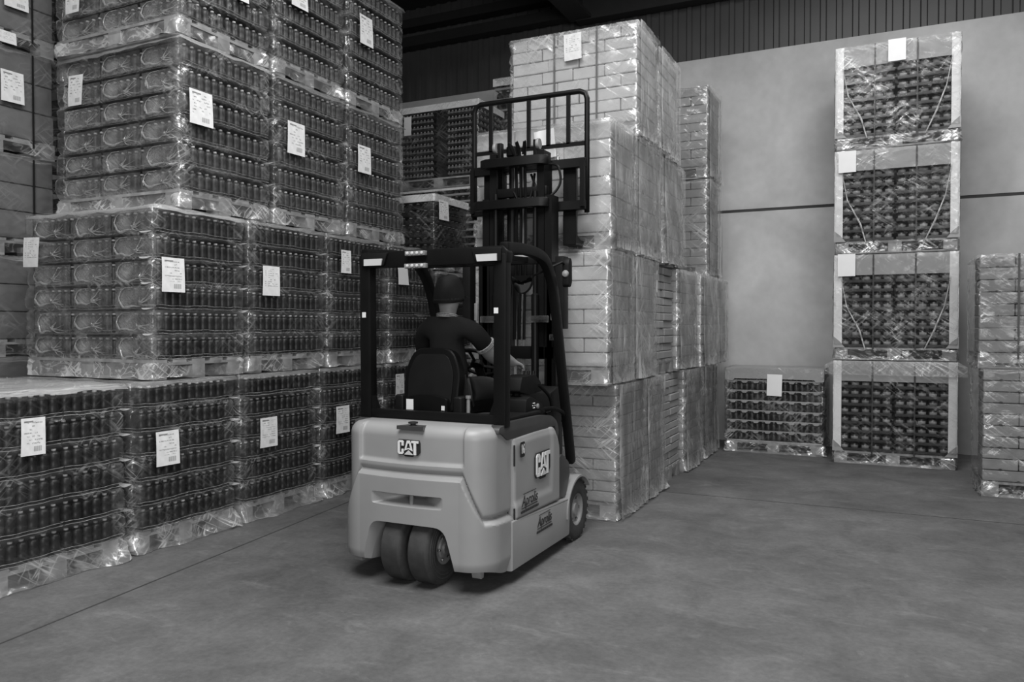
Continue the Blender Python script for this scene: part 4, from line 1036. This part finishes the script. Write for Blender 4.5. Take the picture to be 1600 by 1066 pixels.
for s in (1, -1):
    rp = post('guard_post', [(s*.495, .275, .98), (s*.497, .275, 1.5), (s*.50, .275, 2.05)], .085, .075)
    st = MB().box((0, 0, 0), (.03, .001, .035)); st.build('post_sticker', M['letter'], rp, (s*.475 + (0 if s > 0 else -.03), .2365, 1.70 if s > 0 else 1.68))
    fp = smooth_path([(s*.515, .26, 2.085), (s*.51, .55, 2.10), (s*.505, .78, 2.09), (s*.505, .93, 2.045), (s*.503, 1.06, 1.90), (s*.50, 1.155, 1.64), (s*.50, 1.28, 1.17), (s*.50, 1.39, .78), (s*.50, 1.44, .58)], 5)
    post('guard_front_post', fp, .06, .07, .014)
    MB().prism([(s*.455, 1.03), (s*.455, 1.15), (s*.42, 1.06), (s*.34, 1.045), (s*.34, 1.03)], .25, .30, 'y').build('post_gusset', M['black'], FK)
MB().box((0, .275, 1.03), (.92, .06, .055)).build('guard_lower_beam', M['black'], FK, bevel=.008)
rb = MB().prism(rpoly([(-.545, 1.99), (-.55, 2.06), (-.52, 2.095), (.52, 2.095), (.55, 2.06), (.545, 1.99)], .01, 2), .24, .32, 'y').build('guard_rear_beam', M['black'], FK, bevel=.006)
for s in (1, -1):
    lp = MB().prism(rpoly([(s*.34, 2.0), (s*.31, 2.085), (s*.515, 2.085), (s*.515, 2.0)], .006, 2), .222, .245, 'y').build('lamp_housing', M['dark'], rb, bevel=.004)
    MB().prism([(s*.355, 2.002), (s*.345, 2.045), (s*.49, 2.045), (s*.49, 2.002)], .214, .224, 'y').build('rear_lamp', M['lens'], rb)
ll = MB().box((0, .222, 2.05), (.15, .03, .030)).build('beacon_bar', M['rim'], rb, (-.09, 0, .02), bevel=.004); 
l2 = MB().box((0, .222, 1.985), (.16, .03, .030)).build('beacon_bar', M['rim'], rb, (-.09, 0, .005), bevel=.004)
for q in range(4):
    for zz in (2.07, 1.99): MB().lathe([(.011, 0), (.009, -.006), (.003, -.008)], 10, axis='y').build('lamp_bulb', M['lens'], rb, (-.145 + q*.036, .206, zz))
for k in range(6):
    x = -.40 + k*.16; MB().prism([(.30, 2.06), (.85, 2.075), (.85, 2.045), (.30, 2.03)], x - .012, x + .012, 'x').build('roof_bar', M['black'], FK)
MB().box((0, .88, 2.055), (.96, .06, .05)).build('guard_front_beam', M['black'], FK, bevel=.008)
MB().box((.30, 1.0, 2.085), (.30, .10, .035)).build('roof_visor', M['capboard'], FK, bevel=.006)

# seat
seat = sub('seat', FK, (-.115, .46, 0))
def cushion(pts, y0, y1, name, m, bev=.03, loc=(0,0,0), rot=None, par=None):
    return MB().prism(pts, y0, y1, 'y').build(name, M[m], par or seat, loc, rot, bevel=bev, bseg=3)
bkp = rpoly([(-.205, 0), (-.215, .27), (-.15, .43), (.15, .43), (.215, .27), (.205, 0)], [.05, .06, .08, .08, .06, .05], 4)
cushion(bkp, -.045, .045, 'backrest', 'vinyl', .022, (0, 0, 1.03), (-.14, 0, 0))
ib = rpoly([(-.165, .03), (-.175, .26), (-.12, .385), (.12, .385), (.175, .26), (.165, .03)], .05, 4)
cushion(ib, -.056, -.045, 'backrest_shell', 'dark', .004, (0, 0, 1.03), (-.14, 0, 0))
MB().box((0, .26, 1.06), (.44, .46, .10)).build('seat_cushion', M['vinyl'], seat, bevel=.03, bseg=3)
MB().prism(rpoly([(-.17, 0), (-.16, .13), (-.05, .155), (.05, .155), (.16, .13), (.17, 0)], .02, 3), -.085, -.04, 'y').build('seat_back_cover', M['vinyl'], seat, (0, 0, 1.0), bevel=.01)
for s in (1, -1):
    MB().box((s*.225, 0, 1.07), (.065, .13, .15)).build('seat_side_bolster', M['dark'], seat, bevel=.02, bseg=3)
    MB().box((s*.10, -.075, 1.008), (.19, .04, .03)).build('seat_rail', M['deck'], seat, bevel=.006)
MB().box((-.12, -.088, 1.085), (.055, .002, .07)).build('seat_label', M['letter'], seat)
MB().box((.135, -.088, 1.07), (.025, .002, .03)).build('seat_label', M['letter'], seat)
MB().lathe([(.012, 0), (.012, .1), (.018, .102), (.018, .12)], 10).build('seat_lever', M['rim'], seat, (.275, 0, 1.03))
# controls
cow = MB().prism([(1.30, .5), (1.42, .5), (1.46, 1.0), (1.40, 1.16), (1.24, 1.12), (1.22, .9)], -.42, .42, 'x').build('dash_cowl', M['dark'], FK, bevel=.02)
MB().box((0, 1.12, .48), (.86, .42, .03)).build('floor_plate', M['black'], FK)
sw = sub('steering_wheel', FK, (-.11, 1.10, 1.335), (-.62, 0, 0))
ring = [(.165*math.cos(2*PI*k/32), .165*math.sin(2*PI*k/32), 0) for k in range(33)]
MB().tube(ring, .014, 8).build('wheel_ring', M['vinyl'], sw, smooth=True)
for k in range(3): a = 2*PI*k/3 + .5; MB().tube([(0, 0, -.02), (.16*math.cos(a), .16*math.sin(a), 0)], .011, 6).build('wheel_spoke', M['vinyl'], sw)
MB().lathe([(.05, -.03), (.05, .0), (.035, .012)], 16).build('wheel_hub', M['vinyl'], sw)
MB().tube([(-.11, 1.11, 1.31), (-.11, 1.26, 1.08), (-.11, 1.33, .9)], .035, 10).build('steering_column', M['dark'], FK)
con = MB().prism(rpoly([(.74, 1.16), (.78, 1.26), (1.0, 1.265), (1.10, 1.21), (1.12, 1.14), (.9, 1.13)], .02, 3), .25, .40, 'x').build('armrest_console', M['dark'], FK, bevel=.014)
MB().tube([(.325, .85, 1.14), (.33, .80, 1.05), (.33, .72, 1.0)], .03, 8).build('armrest_bracket', M['black'], FK)
for k in range(3): MB().tube([(.285 + k*.038, 1.05, 1.24), (.285 + k*.038, 1.06, 1.285)], [.007, .012], 8).build('lever', M['black'], con)
pn = MB().prism(rpoly([(.70, 1.01), (.72, 1.115), (.80, 1.13), (.98, 1.07), (1.06, 1.0), (1.0, .99)], .012, 2), .30, .46, 'x').build('control_panel', M['dark'], FK, bevel=.008)
bt = MB()
for k in range(6): a = 2*PI*k/6; bt.lathe([(.004, 0), (.004, .006)], 6, (.463, .83 + .018*math.cos(a), 1.065 + .018*math.sin(a)), axis='x')
o = bt.build('panel_buttons', M['letter'], pn); o['kind'] = 'stuff'
MB().lathe([(.018, 0), (.018, .008), (.010, .012)], 14, axis='x').build('key_switch', M['rim'], pn, (.46, .90, 1.055))
MB().tube(smooth_path([(.24, .93, 1.02), (.20, .98, 1.10), (.22, 1.03, 1.2), (.26, 1.05, 1.22)]), .006, 6).build('cable', M['rim'], FK)
MB().tube(smooth_path([(.42, 1.02, 1.19), (.46, 1.12, 1.1), (.46, 1.15, 1.0), (.44, 1.1, .98)]), .012, 8).build('grab_hose', M['vinyl'], FK)
MB().tube(smooth_path([(.38, .95, 1.0), (.48, 1.1, 1.02), (.50, 1.28, .97), (.47, 1.36, .90)]), .016, 8).build('floor_hose', M['vinyl'], FK)

# mast
def mb_box(name, c, sz, m='black', par=FK, bev=.006): return MB().box(c, sz).build(name, M[m], par, bevel=bev)
for s in (1, -1):
    ch = lambda x, ww: [(x, 1.54), (x, 1.68), (x - s*ww, 1.68), (x - s*ww, 1.65), (x - s*.02, 1.65), (x - s*.02, 1.57), (x - s*ww, 1.57), (x - s*ww, 1.54)]
    MB().prism(ch(s*.335, .075), .14, 2.10, 'z').build('mast_outer_rail', M['black'], FK)
    MB().prism(ch(s*.30, .06), .75, 2.62, 'z').build('mast_middle_rail', M['black'], FK)
    MB().prism(ch(s*.235, .06), 1.35, 2.97, 'z').build('mast_inner_rail', M['black'], FK)
    MB().lathe([(.03, 0), (.03, 1.55), (.018, 1.56), (.018, 2.35)], 14).build('lift_cylinder', M['black'], FK, (s*.17, 1.52, .3))
    MB().lathe([(.014, 0), (.014, .75)], 10).build('tilt_cylinder', M['chrome'], FK, (s*.36, 1.36, .45), (-.35, 0, 0))
    MB().box((s*.035, 1.60, 2.0), (.022, .016, 1.85)).build('lift_chain', M['rim'], FK)
    bl = MB().lathe([(.040, -.012), (.043, 0), (.040, .012)], 20, axis='x').build('chain_pulley', M['rim'], FK, (s*.185, 1.55, 3.02))
    mb_box('pulley_bracket', (s*.155, 1.575, 2.96), (.035, .05, .20))
mb_box('mast_crossbar', (0, 1.60, .32), (.62, .10, .12)); mb_box('mast_crossbar', (0, 1.56, 1.40), (.64, .04, .10)); mb_box('mast_crossbar', (0, 1.57, 2.05), (.64, .05, .09)); mb_box('mast_crossbar', (0, 1.58, 2.66), (.5, .05, .07))
cyl = MB().lathe([(.045, 0), (.045, 1.2), (.028, 1.21), (.028, 1.6), (.05, 1.61), (.05, 1.68)], 18).build('free_lift_cylinder', M['black'], FK, (-.07, 1.62, 1.35))
for k, q in enumerate((-.02, .02, .06)):
    MB().tube(smooth_path([(q, 1.54, 2.95), (q - .03 + k*.03, 1.50, 3.04), (q + .01, 1.55, 2.9), (q + .02, 1.54, 2.3), (q + .01, 1.53, 1.5)]), .012, 7).build('hydraulic_hose', M['vinyl'], FK)
MB().tube(smooth_path([(.10, 1.60, 2.80), (.17, 1.58, 2.66), (.26, 1.60, 2.62), (.33, 1.64, 2.72), (.30, 1.66, 2.86), (.2, 1.66, 2.88)]), .010, 7).build('hydraulic_hose', M['vinyl'], FK)
MB().tube(smooth_path([(-.02, 1.54, 2.66), (.06, 1.52, 2.55), (.12, 1.55, 2.62), (.14, 1.58, 2.8)]), .010, 7).build('hydraulic_hose', M['vinyl'], FK)
MB().tube(smooth_path([(-.09, 1.50, 2.02), (-.03, 1.48, 1.98), (-.02, 1.48, 1.85), (-.10, 1.5, 1.7), (-.09, 1.5, 1.5)]), .007, 6).build('hydraulic_hose', M['vinyl'], FK)
mb_box('junction_box', (-.12, 1.48, 1.93), (.07, .05, .19)); 
for s in (-1, 1):
    mb_box('mast_bracket', (s*.22, 1.50, 1.66), (.15, .03, .055), 'chrome')
    mb_box('guide_block', (s*.33, 1.49, 1.52), (.05, .02, .05), 'chrome'); mb_box('guide_block', (s*.33, 1.49, 1.72), (.03, .02, .14), 'rim')
    mb_box('mast_guard', (s*.40, 1.50, 1.86), (.07, .10, .55), 'dark')
# carriage
car = sub('carriage', FK, (0, 1.72, 0))
for z_, hh in ((2.885, .075), (2.555, .075)):
    MB().prism([(-.505, .0), (-.505, .05), (.505, .05), (.505, .0), (.21, -.0), (.15, -.05), (-.21, -.05), (-.26, 0)], z_ - hh/2, z_ + hh/2, 'z').build('carriage_bar', M['black'], car, bevel=.005, bseg=1)
for s in (1, -1):
    MB().box((s*.20, -.02, 2.72), (.05, .06, .36)).build('carriage_plate', M['black'], car); MB().box((s*.485, .01, 2.72), (.035, .05, .36)).build('carriage_plate', M['black'], car)
    fk = MB().prism([(.055, 2.93), (.055, 2.25), (.84, 2.262), (.84, 2.278), (.16, 2.30), (.095, 2.33), (.095, 2.93)], s*.30, s*.41, 'x').build('fork', M['black'], car, bevel=.004, bseg=1)
    MB().lathe([(.012, 0), (.012, .02), (.006, .022), (.006, .05)], 8).build('fork_pin', M['chrome'], car, (s*.30 - .03, .02, 2.925))
for z_, x0_ in ((2.885, .30), (2.56, .36)):
    MB().prism([(-x0_, 1.50), (-x0_ + .06, 1.46), (.22, 1.46), (.28, 1.50), (.28, 1.54), (-x0_, 1.54)], z_ - .036, z_ + .036, 'z').build('mast_crosshead', M['black'], FK, bevel=.004, bseg=1)
br = sub('load_backrest', car)
fr_ = [(-.50, .06, 2.50), (-.50, .06, 3.0), (-.50, .06, 3.39), (-.485, .06, 3.435), (-.44, .06, 3.455), (0, .06, 3.455), (.44, .06, 3.455), (.485, .06, 3.435), (.50, .06, 3.39), (.50, .06, 3.0), (.50, .06, 2.50)]
def bartube(path, w_, m='black'): 
    return MB().tube(path, w_, 8)
bartube(fr_, .022).build('backrest_frame', M['black'], br, smooth=True)
MB().box((0, .06, 3.045), (1.0, .022, .03)).build('backrest_crossbar', M['black'], br)
for k in range(5): x = -.345 + k*.172; MB().box((x, .06, 3.25), (.03, .022, .40)).build('backrest_bar', M['black'], br)
# mirror, side lamp
mi = sub('mirror', FK, (.30, 1.0, 1.965), (-.06, 0, -.05))
hd = [(.088*math.cos(a), .13*math.sin(a)) for a in [PI + PI*k/20 for k in range(21)]]
MB().prism(hd, .0, .02, 'y').build('mirror_back', M['dark'], mi)
cv = MB()
for k in range(7):
    q = k/6
    for p in hd: cv.v.append((p[0]*q*.93, -.004 - .006*(1 - q*q), -.05 + (p[1] + .05)*q*.93))
nh = len(hd)
for k in range(6):
    for i in range(nh-1): a = k*nh+i; cv.f.append((a, a+1, a+nh+1, a+nh)); cv.m.append(0)
cv.f = cv.f; cv.build('mirror_glass', M['mirror'], mi, smooth=True)
MB().tube([(.37, 1.0, 1.955), (.44, 1.0, 1.98), (.49, .99, 2.0)], .008, 6).build('mirror_arm', M['black'], FK)
sl_ = sub('side_lamp', FK, (.555, 1.2, 2.0))
MB().prism(rpoly([(-.03, -.11), (-.03, .06), (.0, .10), (.04, .08), (.045, -.08), (.01, -.12)], .02, 3), -.02, .03, 'x').build('lamp_body', M['dark'], sl_, bevel=.008)
MB().lathe([(.026, 0), (.022, -.01), (.006, -.016)], 14, axis='y').build('lamp_glass', M['rim'], sl_, (.005, -.03, -.02))
MB().tube([(.49, 1.06, 2.02), (.54, 1.15, 2.06), (.555, 1.2, 2.04)], .01, 6).build('lamp_bracket', M['black'], sl_, (-.555, -1.2, -2.0))

# ------------------------------------------------------------------ driver
M['shirt'] = simple('dark_polo', .010, .9, 0, .15, 9, spec=.2); M['trim'] = simple('collar_trim', .30, .8, 0, .4, 60)
M['skin'] = simple('skin', .24, .55, 0, .1, 12); M['capcloth'] = simple('cap_cloth', .006, .85, 0, .3, 14, spec=.2); M['trouser'] = simple('dark_trousers', .02, .85)
def skin(name, verts, edges, radii, m, sub_=2, root=0, parent=None, flat=None):
    me = bpy.data.meshes.new(name); me.from_pydata(verts, edges, []); o = bpy.data.objects.new(name, me); COL.objects.link(o)
    md = o.modifiers.new('s', 'SKIN'); md.branch_smoothing = .6
    for i, v in enumerate(me.skin_vertices[0].data):
        r = radii[i]; v.radius = r if isinstance(r, tuple) else (r, r); v.use_root = (i == root)
    ms = o.modifiers.new('d', 'SUBSURF'); ms.levels = sub_; ms.render_levels = sub_
    me2 = applied(o, name); bpy.data.objects.remove(o); me2.materials.clear(); me2.materials.append(M[m])
    me2.polygons.foreach_set('use_smooth', [True]*len(me2.polygons))
    return put(name, me2, parent)
DX, DY = -2.685, 4.60
drv = thing('person', (DX, DY, 1.06), 'driver in a dark polo shirt and dark cap, seated in the forklift seen from behind', 'person')
# local coordinates: x right, y forward, z up from the seat
V_ = [(0,.03,.12),(0,.02,.30),(.0,.0,.46),(0,.0,.55),(.005,.0,.60),(.01,.005,.65),(.012,.012,.745),(.014,.016,.845)]
E_ = [(0,1),(1,2),(2,3),(3,4),(4,5),(5,6),(6,7)]; Rr = [(.13,.10),(.125,.095),(.13,.09),(.10,.075),(.058,.058),(.056,.06),(.080,.095),(.066,.08)]
def chain(root, pts, rad):
    p = root
    for a, r in zip(pts, rad): V_.append(a); Rr.append(r); E_.append((p, len(V_)-1)); p = len(V_)-1
    return p
wr_ = chain(3, [(.14,.0,.545),(.205,.02,.505),(.245,.07,.43),(.278,.12,.368),(.30,.21,.335),(.325,.29,.30)], [.050,.054,.058,.075,.078,.055])
wl_ = chain(3, [(-.14,.0,.54),(-.205,.04,.50),(-.245,.11,.37),(-.255,.17,.315),(-.20,.31,.33),(-.16,.40,.345)], [.050,.050,.047,.047,.042,.03])
def hand(w, d, side):
    d = Vector(d).normalized(); up = Vector((0,0,1)); lat = d.cross(up).normalized() * side; base = Vector(V_[w])
    palm = base + d*.05 - up*.004; V_.append(tuple(palm)); Rr.append((.044,.024)); E_.append((w, len(V_)-1)); pi_ = len(V_)-1
    for k, (o_, l) in enumerate(((-.028,.062),(-.010,.072),(.010,.070),(.028,.056))):
        st = palm + lat*o_ + d*.022
        chain(pi_, [tuple(st), tuple(st + d*l*.5 - up*.008), tuple(st + d*l*.8 - up*.034)], [.0115,.0105,.009])
    th = base + d*.02 - lat*.034; chain(pi_, [tuple(th - up*.004), tuple(th + d*.035 - lat*.012 - up*.018)], [.011, .009])
hand(wr_, (.5,.75,-.15), 1); hand(wl_, (.25,.9,0), -1)
for s in (1, -1): chain(0, [(s*.10,.08,.10),(s*.13,.28,.11),(s*.15,.47,.09),(s*.15,.52,-.15),(s*.15,.55,-.36),(s*.15,.66,-.41)], [.09,.085,.065,.052,.045,.035])
skin('body', V_, E_, Rr, 'skin', 2, 0, drv)
# shirt and trousers over the body
SV = [(0,.03,.10),(0,.02,.28),(0,.0,.44),(0,.0,.545),(.003,.0,.60),(.16,.0,.55),(.21,.02,.505),(.246,.072,.43),(.256,.09,.41),(-.155,.0,.545),(-.207,.04,.50),(-.24,.10,.385),(-.247,.12,.36)]
SE = [(0,1),(1,2),(2,3),(3,4),(3,5),(5,6),(6,7),(7,8),(3,9),(9,10),(10,11),(11,12)]
SR = [(.155,.115),(.16,.115),(.172,.115),(.135,.098),(.07,.072),(.088,.085),.074,.068,.068,(.088,.085),.072,.068,.068]
skin('polo_shirt', SV, SE, SR, 'shirt', 2, 0, drv)
TV = [(0,.03,.08)]; TE = []; TR = [(.16,.12)]
for s in (1, -1):
    p = 0
    for a, r in zip([(s*.10,.08,.095),(s*.13,.28,.105),(s*.15,.47,.085),(s*.15,.52,-.15),(s*.15,.55,-.33)], [.105,.10,.078,.068,.06]): TV.append(a); TR.append(r); TE.append((p, len(TV)-1)); p = len(TV)-1
skin('trousers', TV, TE, TR, 'trouser', 2, 0, drv)
for s in (1, -1):
    MB().prism(rpoly([(.50, -.44), (.50, -.34), (.58, -.35), (.76, -.41), (.77, -.44)], .02, 3), s*.15 - .045, s*.15 + .045, 'x').build('shoe', M['capcloth'], drv, bevel=.012)
# collar and striped cuffs
def band(name, c, n, r, h, ax, m='trim', k=3):
    """a band of thin stripes round a limb, centred at c with axis n"""
    q = Vector(n).normalized().to_track_quat('Z', 'Y'); mb = MB()
    for i in range(k): z = (i - (k-1)/2)*h; mb.lathe([(r, z - h*.3), (r + .003, z), (r, z + h*.3)], 24)
    vs = [tuple(q @ Vector((v[0], v[1]*ax, v[2])) + Vector(c)) for v in mb.v]; mb.v = vs
    return mb.build(name, M[m], drv, smooth=True)
band('sleeve_stripe', (.254,.088,.412), (.30,.5,-.6), .0700, .009, 1.0); band('sleeve_stripe', (-.246,.115,.365), (-.2,.5,-.7), .070, .009, 1.0)
band('collar', (.004,.0,.612), (.02,.16,1), .073, .010, 1.02)
band('cap_band', (.012,.008,.725), (0,-.12,1), .0985, .050, 1.14, 'capcloth', 1)
for s in (1, -1): MB().lathe([(.004, -.006), (.019, -.004), (.021, .003), (.010, .007)], 12, axis='x').build('ear', M['skin'], drv, (.012 + s*.086, .02, .735), None)
cp = MB(); n = 28; rows = 9
for j in range(rows + 1):
    a = PI/2 * j/rows
    for i in range(n):
        t = 2*PI*i/n; rr = math.cos(a)**.62; back = max(0, -math.sin(t))
        cp.v.append((.012 + .103*rr*math.cos(t)*(1 + .02*math.sin(t*4)), .012 + .117*rr*math.sin(t) - .01*(1-rr), .728 + .168*math.sin(a)*(1 + .04*math.sin(t)) - .03*back*(1-j/rows)))
for j in range(rows):
    for i in range(n): k = (i+1) % n; cp.f.append((j*n+i, j*n+k, (j+1)*n+k, (j+1)*n+i)); cp.m.append(0)
cp.build('cap', M['capcloth'], drv, smooth=True)
bm_ = MB()
for i in range(9):
    t = PI*(.12 + .76*i/8)
    for rr, dz in ((.0, 0.0), (.075, -.012)): bm_.v.append((.012 + (.10 + rr*.35)*math.cos(t), .012 + (.114 + rr)*math.sin(t), .765 + dz - .012*abs(math.cos(t))))
for i in range(8): bm_.f.append((2*i, 2*i+1, 2*i+3, 2*i+2)); bm_.m.append(0)
bm_.build('cap_brim', M['capcloth'], drv, smooth=True)
# face: brow, nose, eyes, mouth (turned away from the camera)
fc = MB(); fc.prism([(-.012, .70), (.012, .70), (.008, .74), (-.008, .74)], .095, .122, 'y'); fc.build('nose', M['skin'], drv, (.012, 0, .02), bevel=.005)
for s in (1, -1): MB().lathe([(.003, .0), (.012, .004), (.012, .008), (.003, .014)], 10, axis='y').build('eye', M['letter'], drv, (.012 + s*.032, .088, .765))
MB().box((.012, .098, .695), (.045, .008, .008)).build('mouth', M['skin'], drv, bevel=.003)
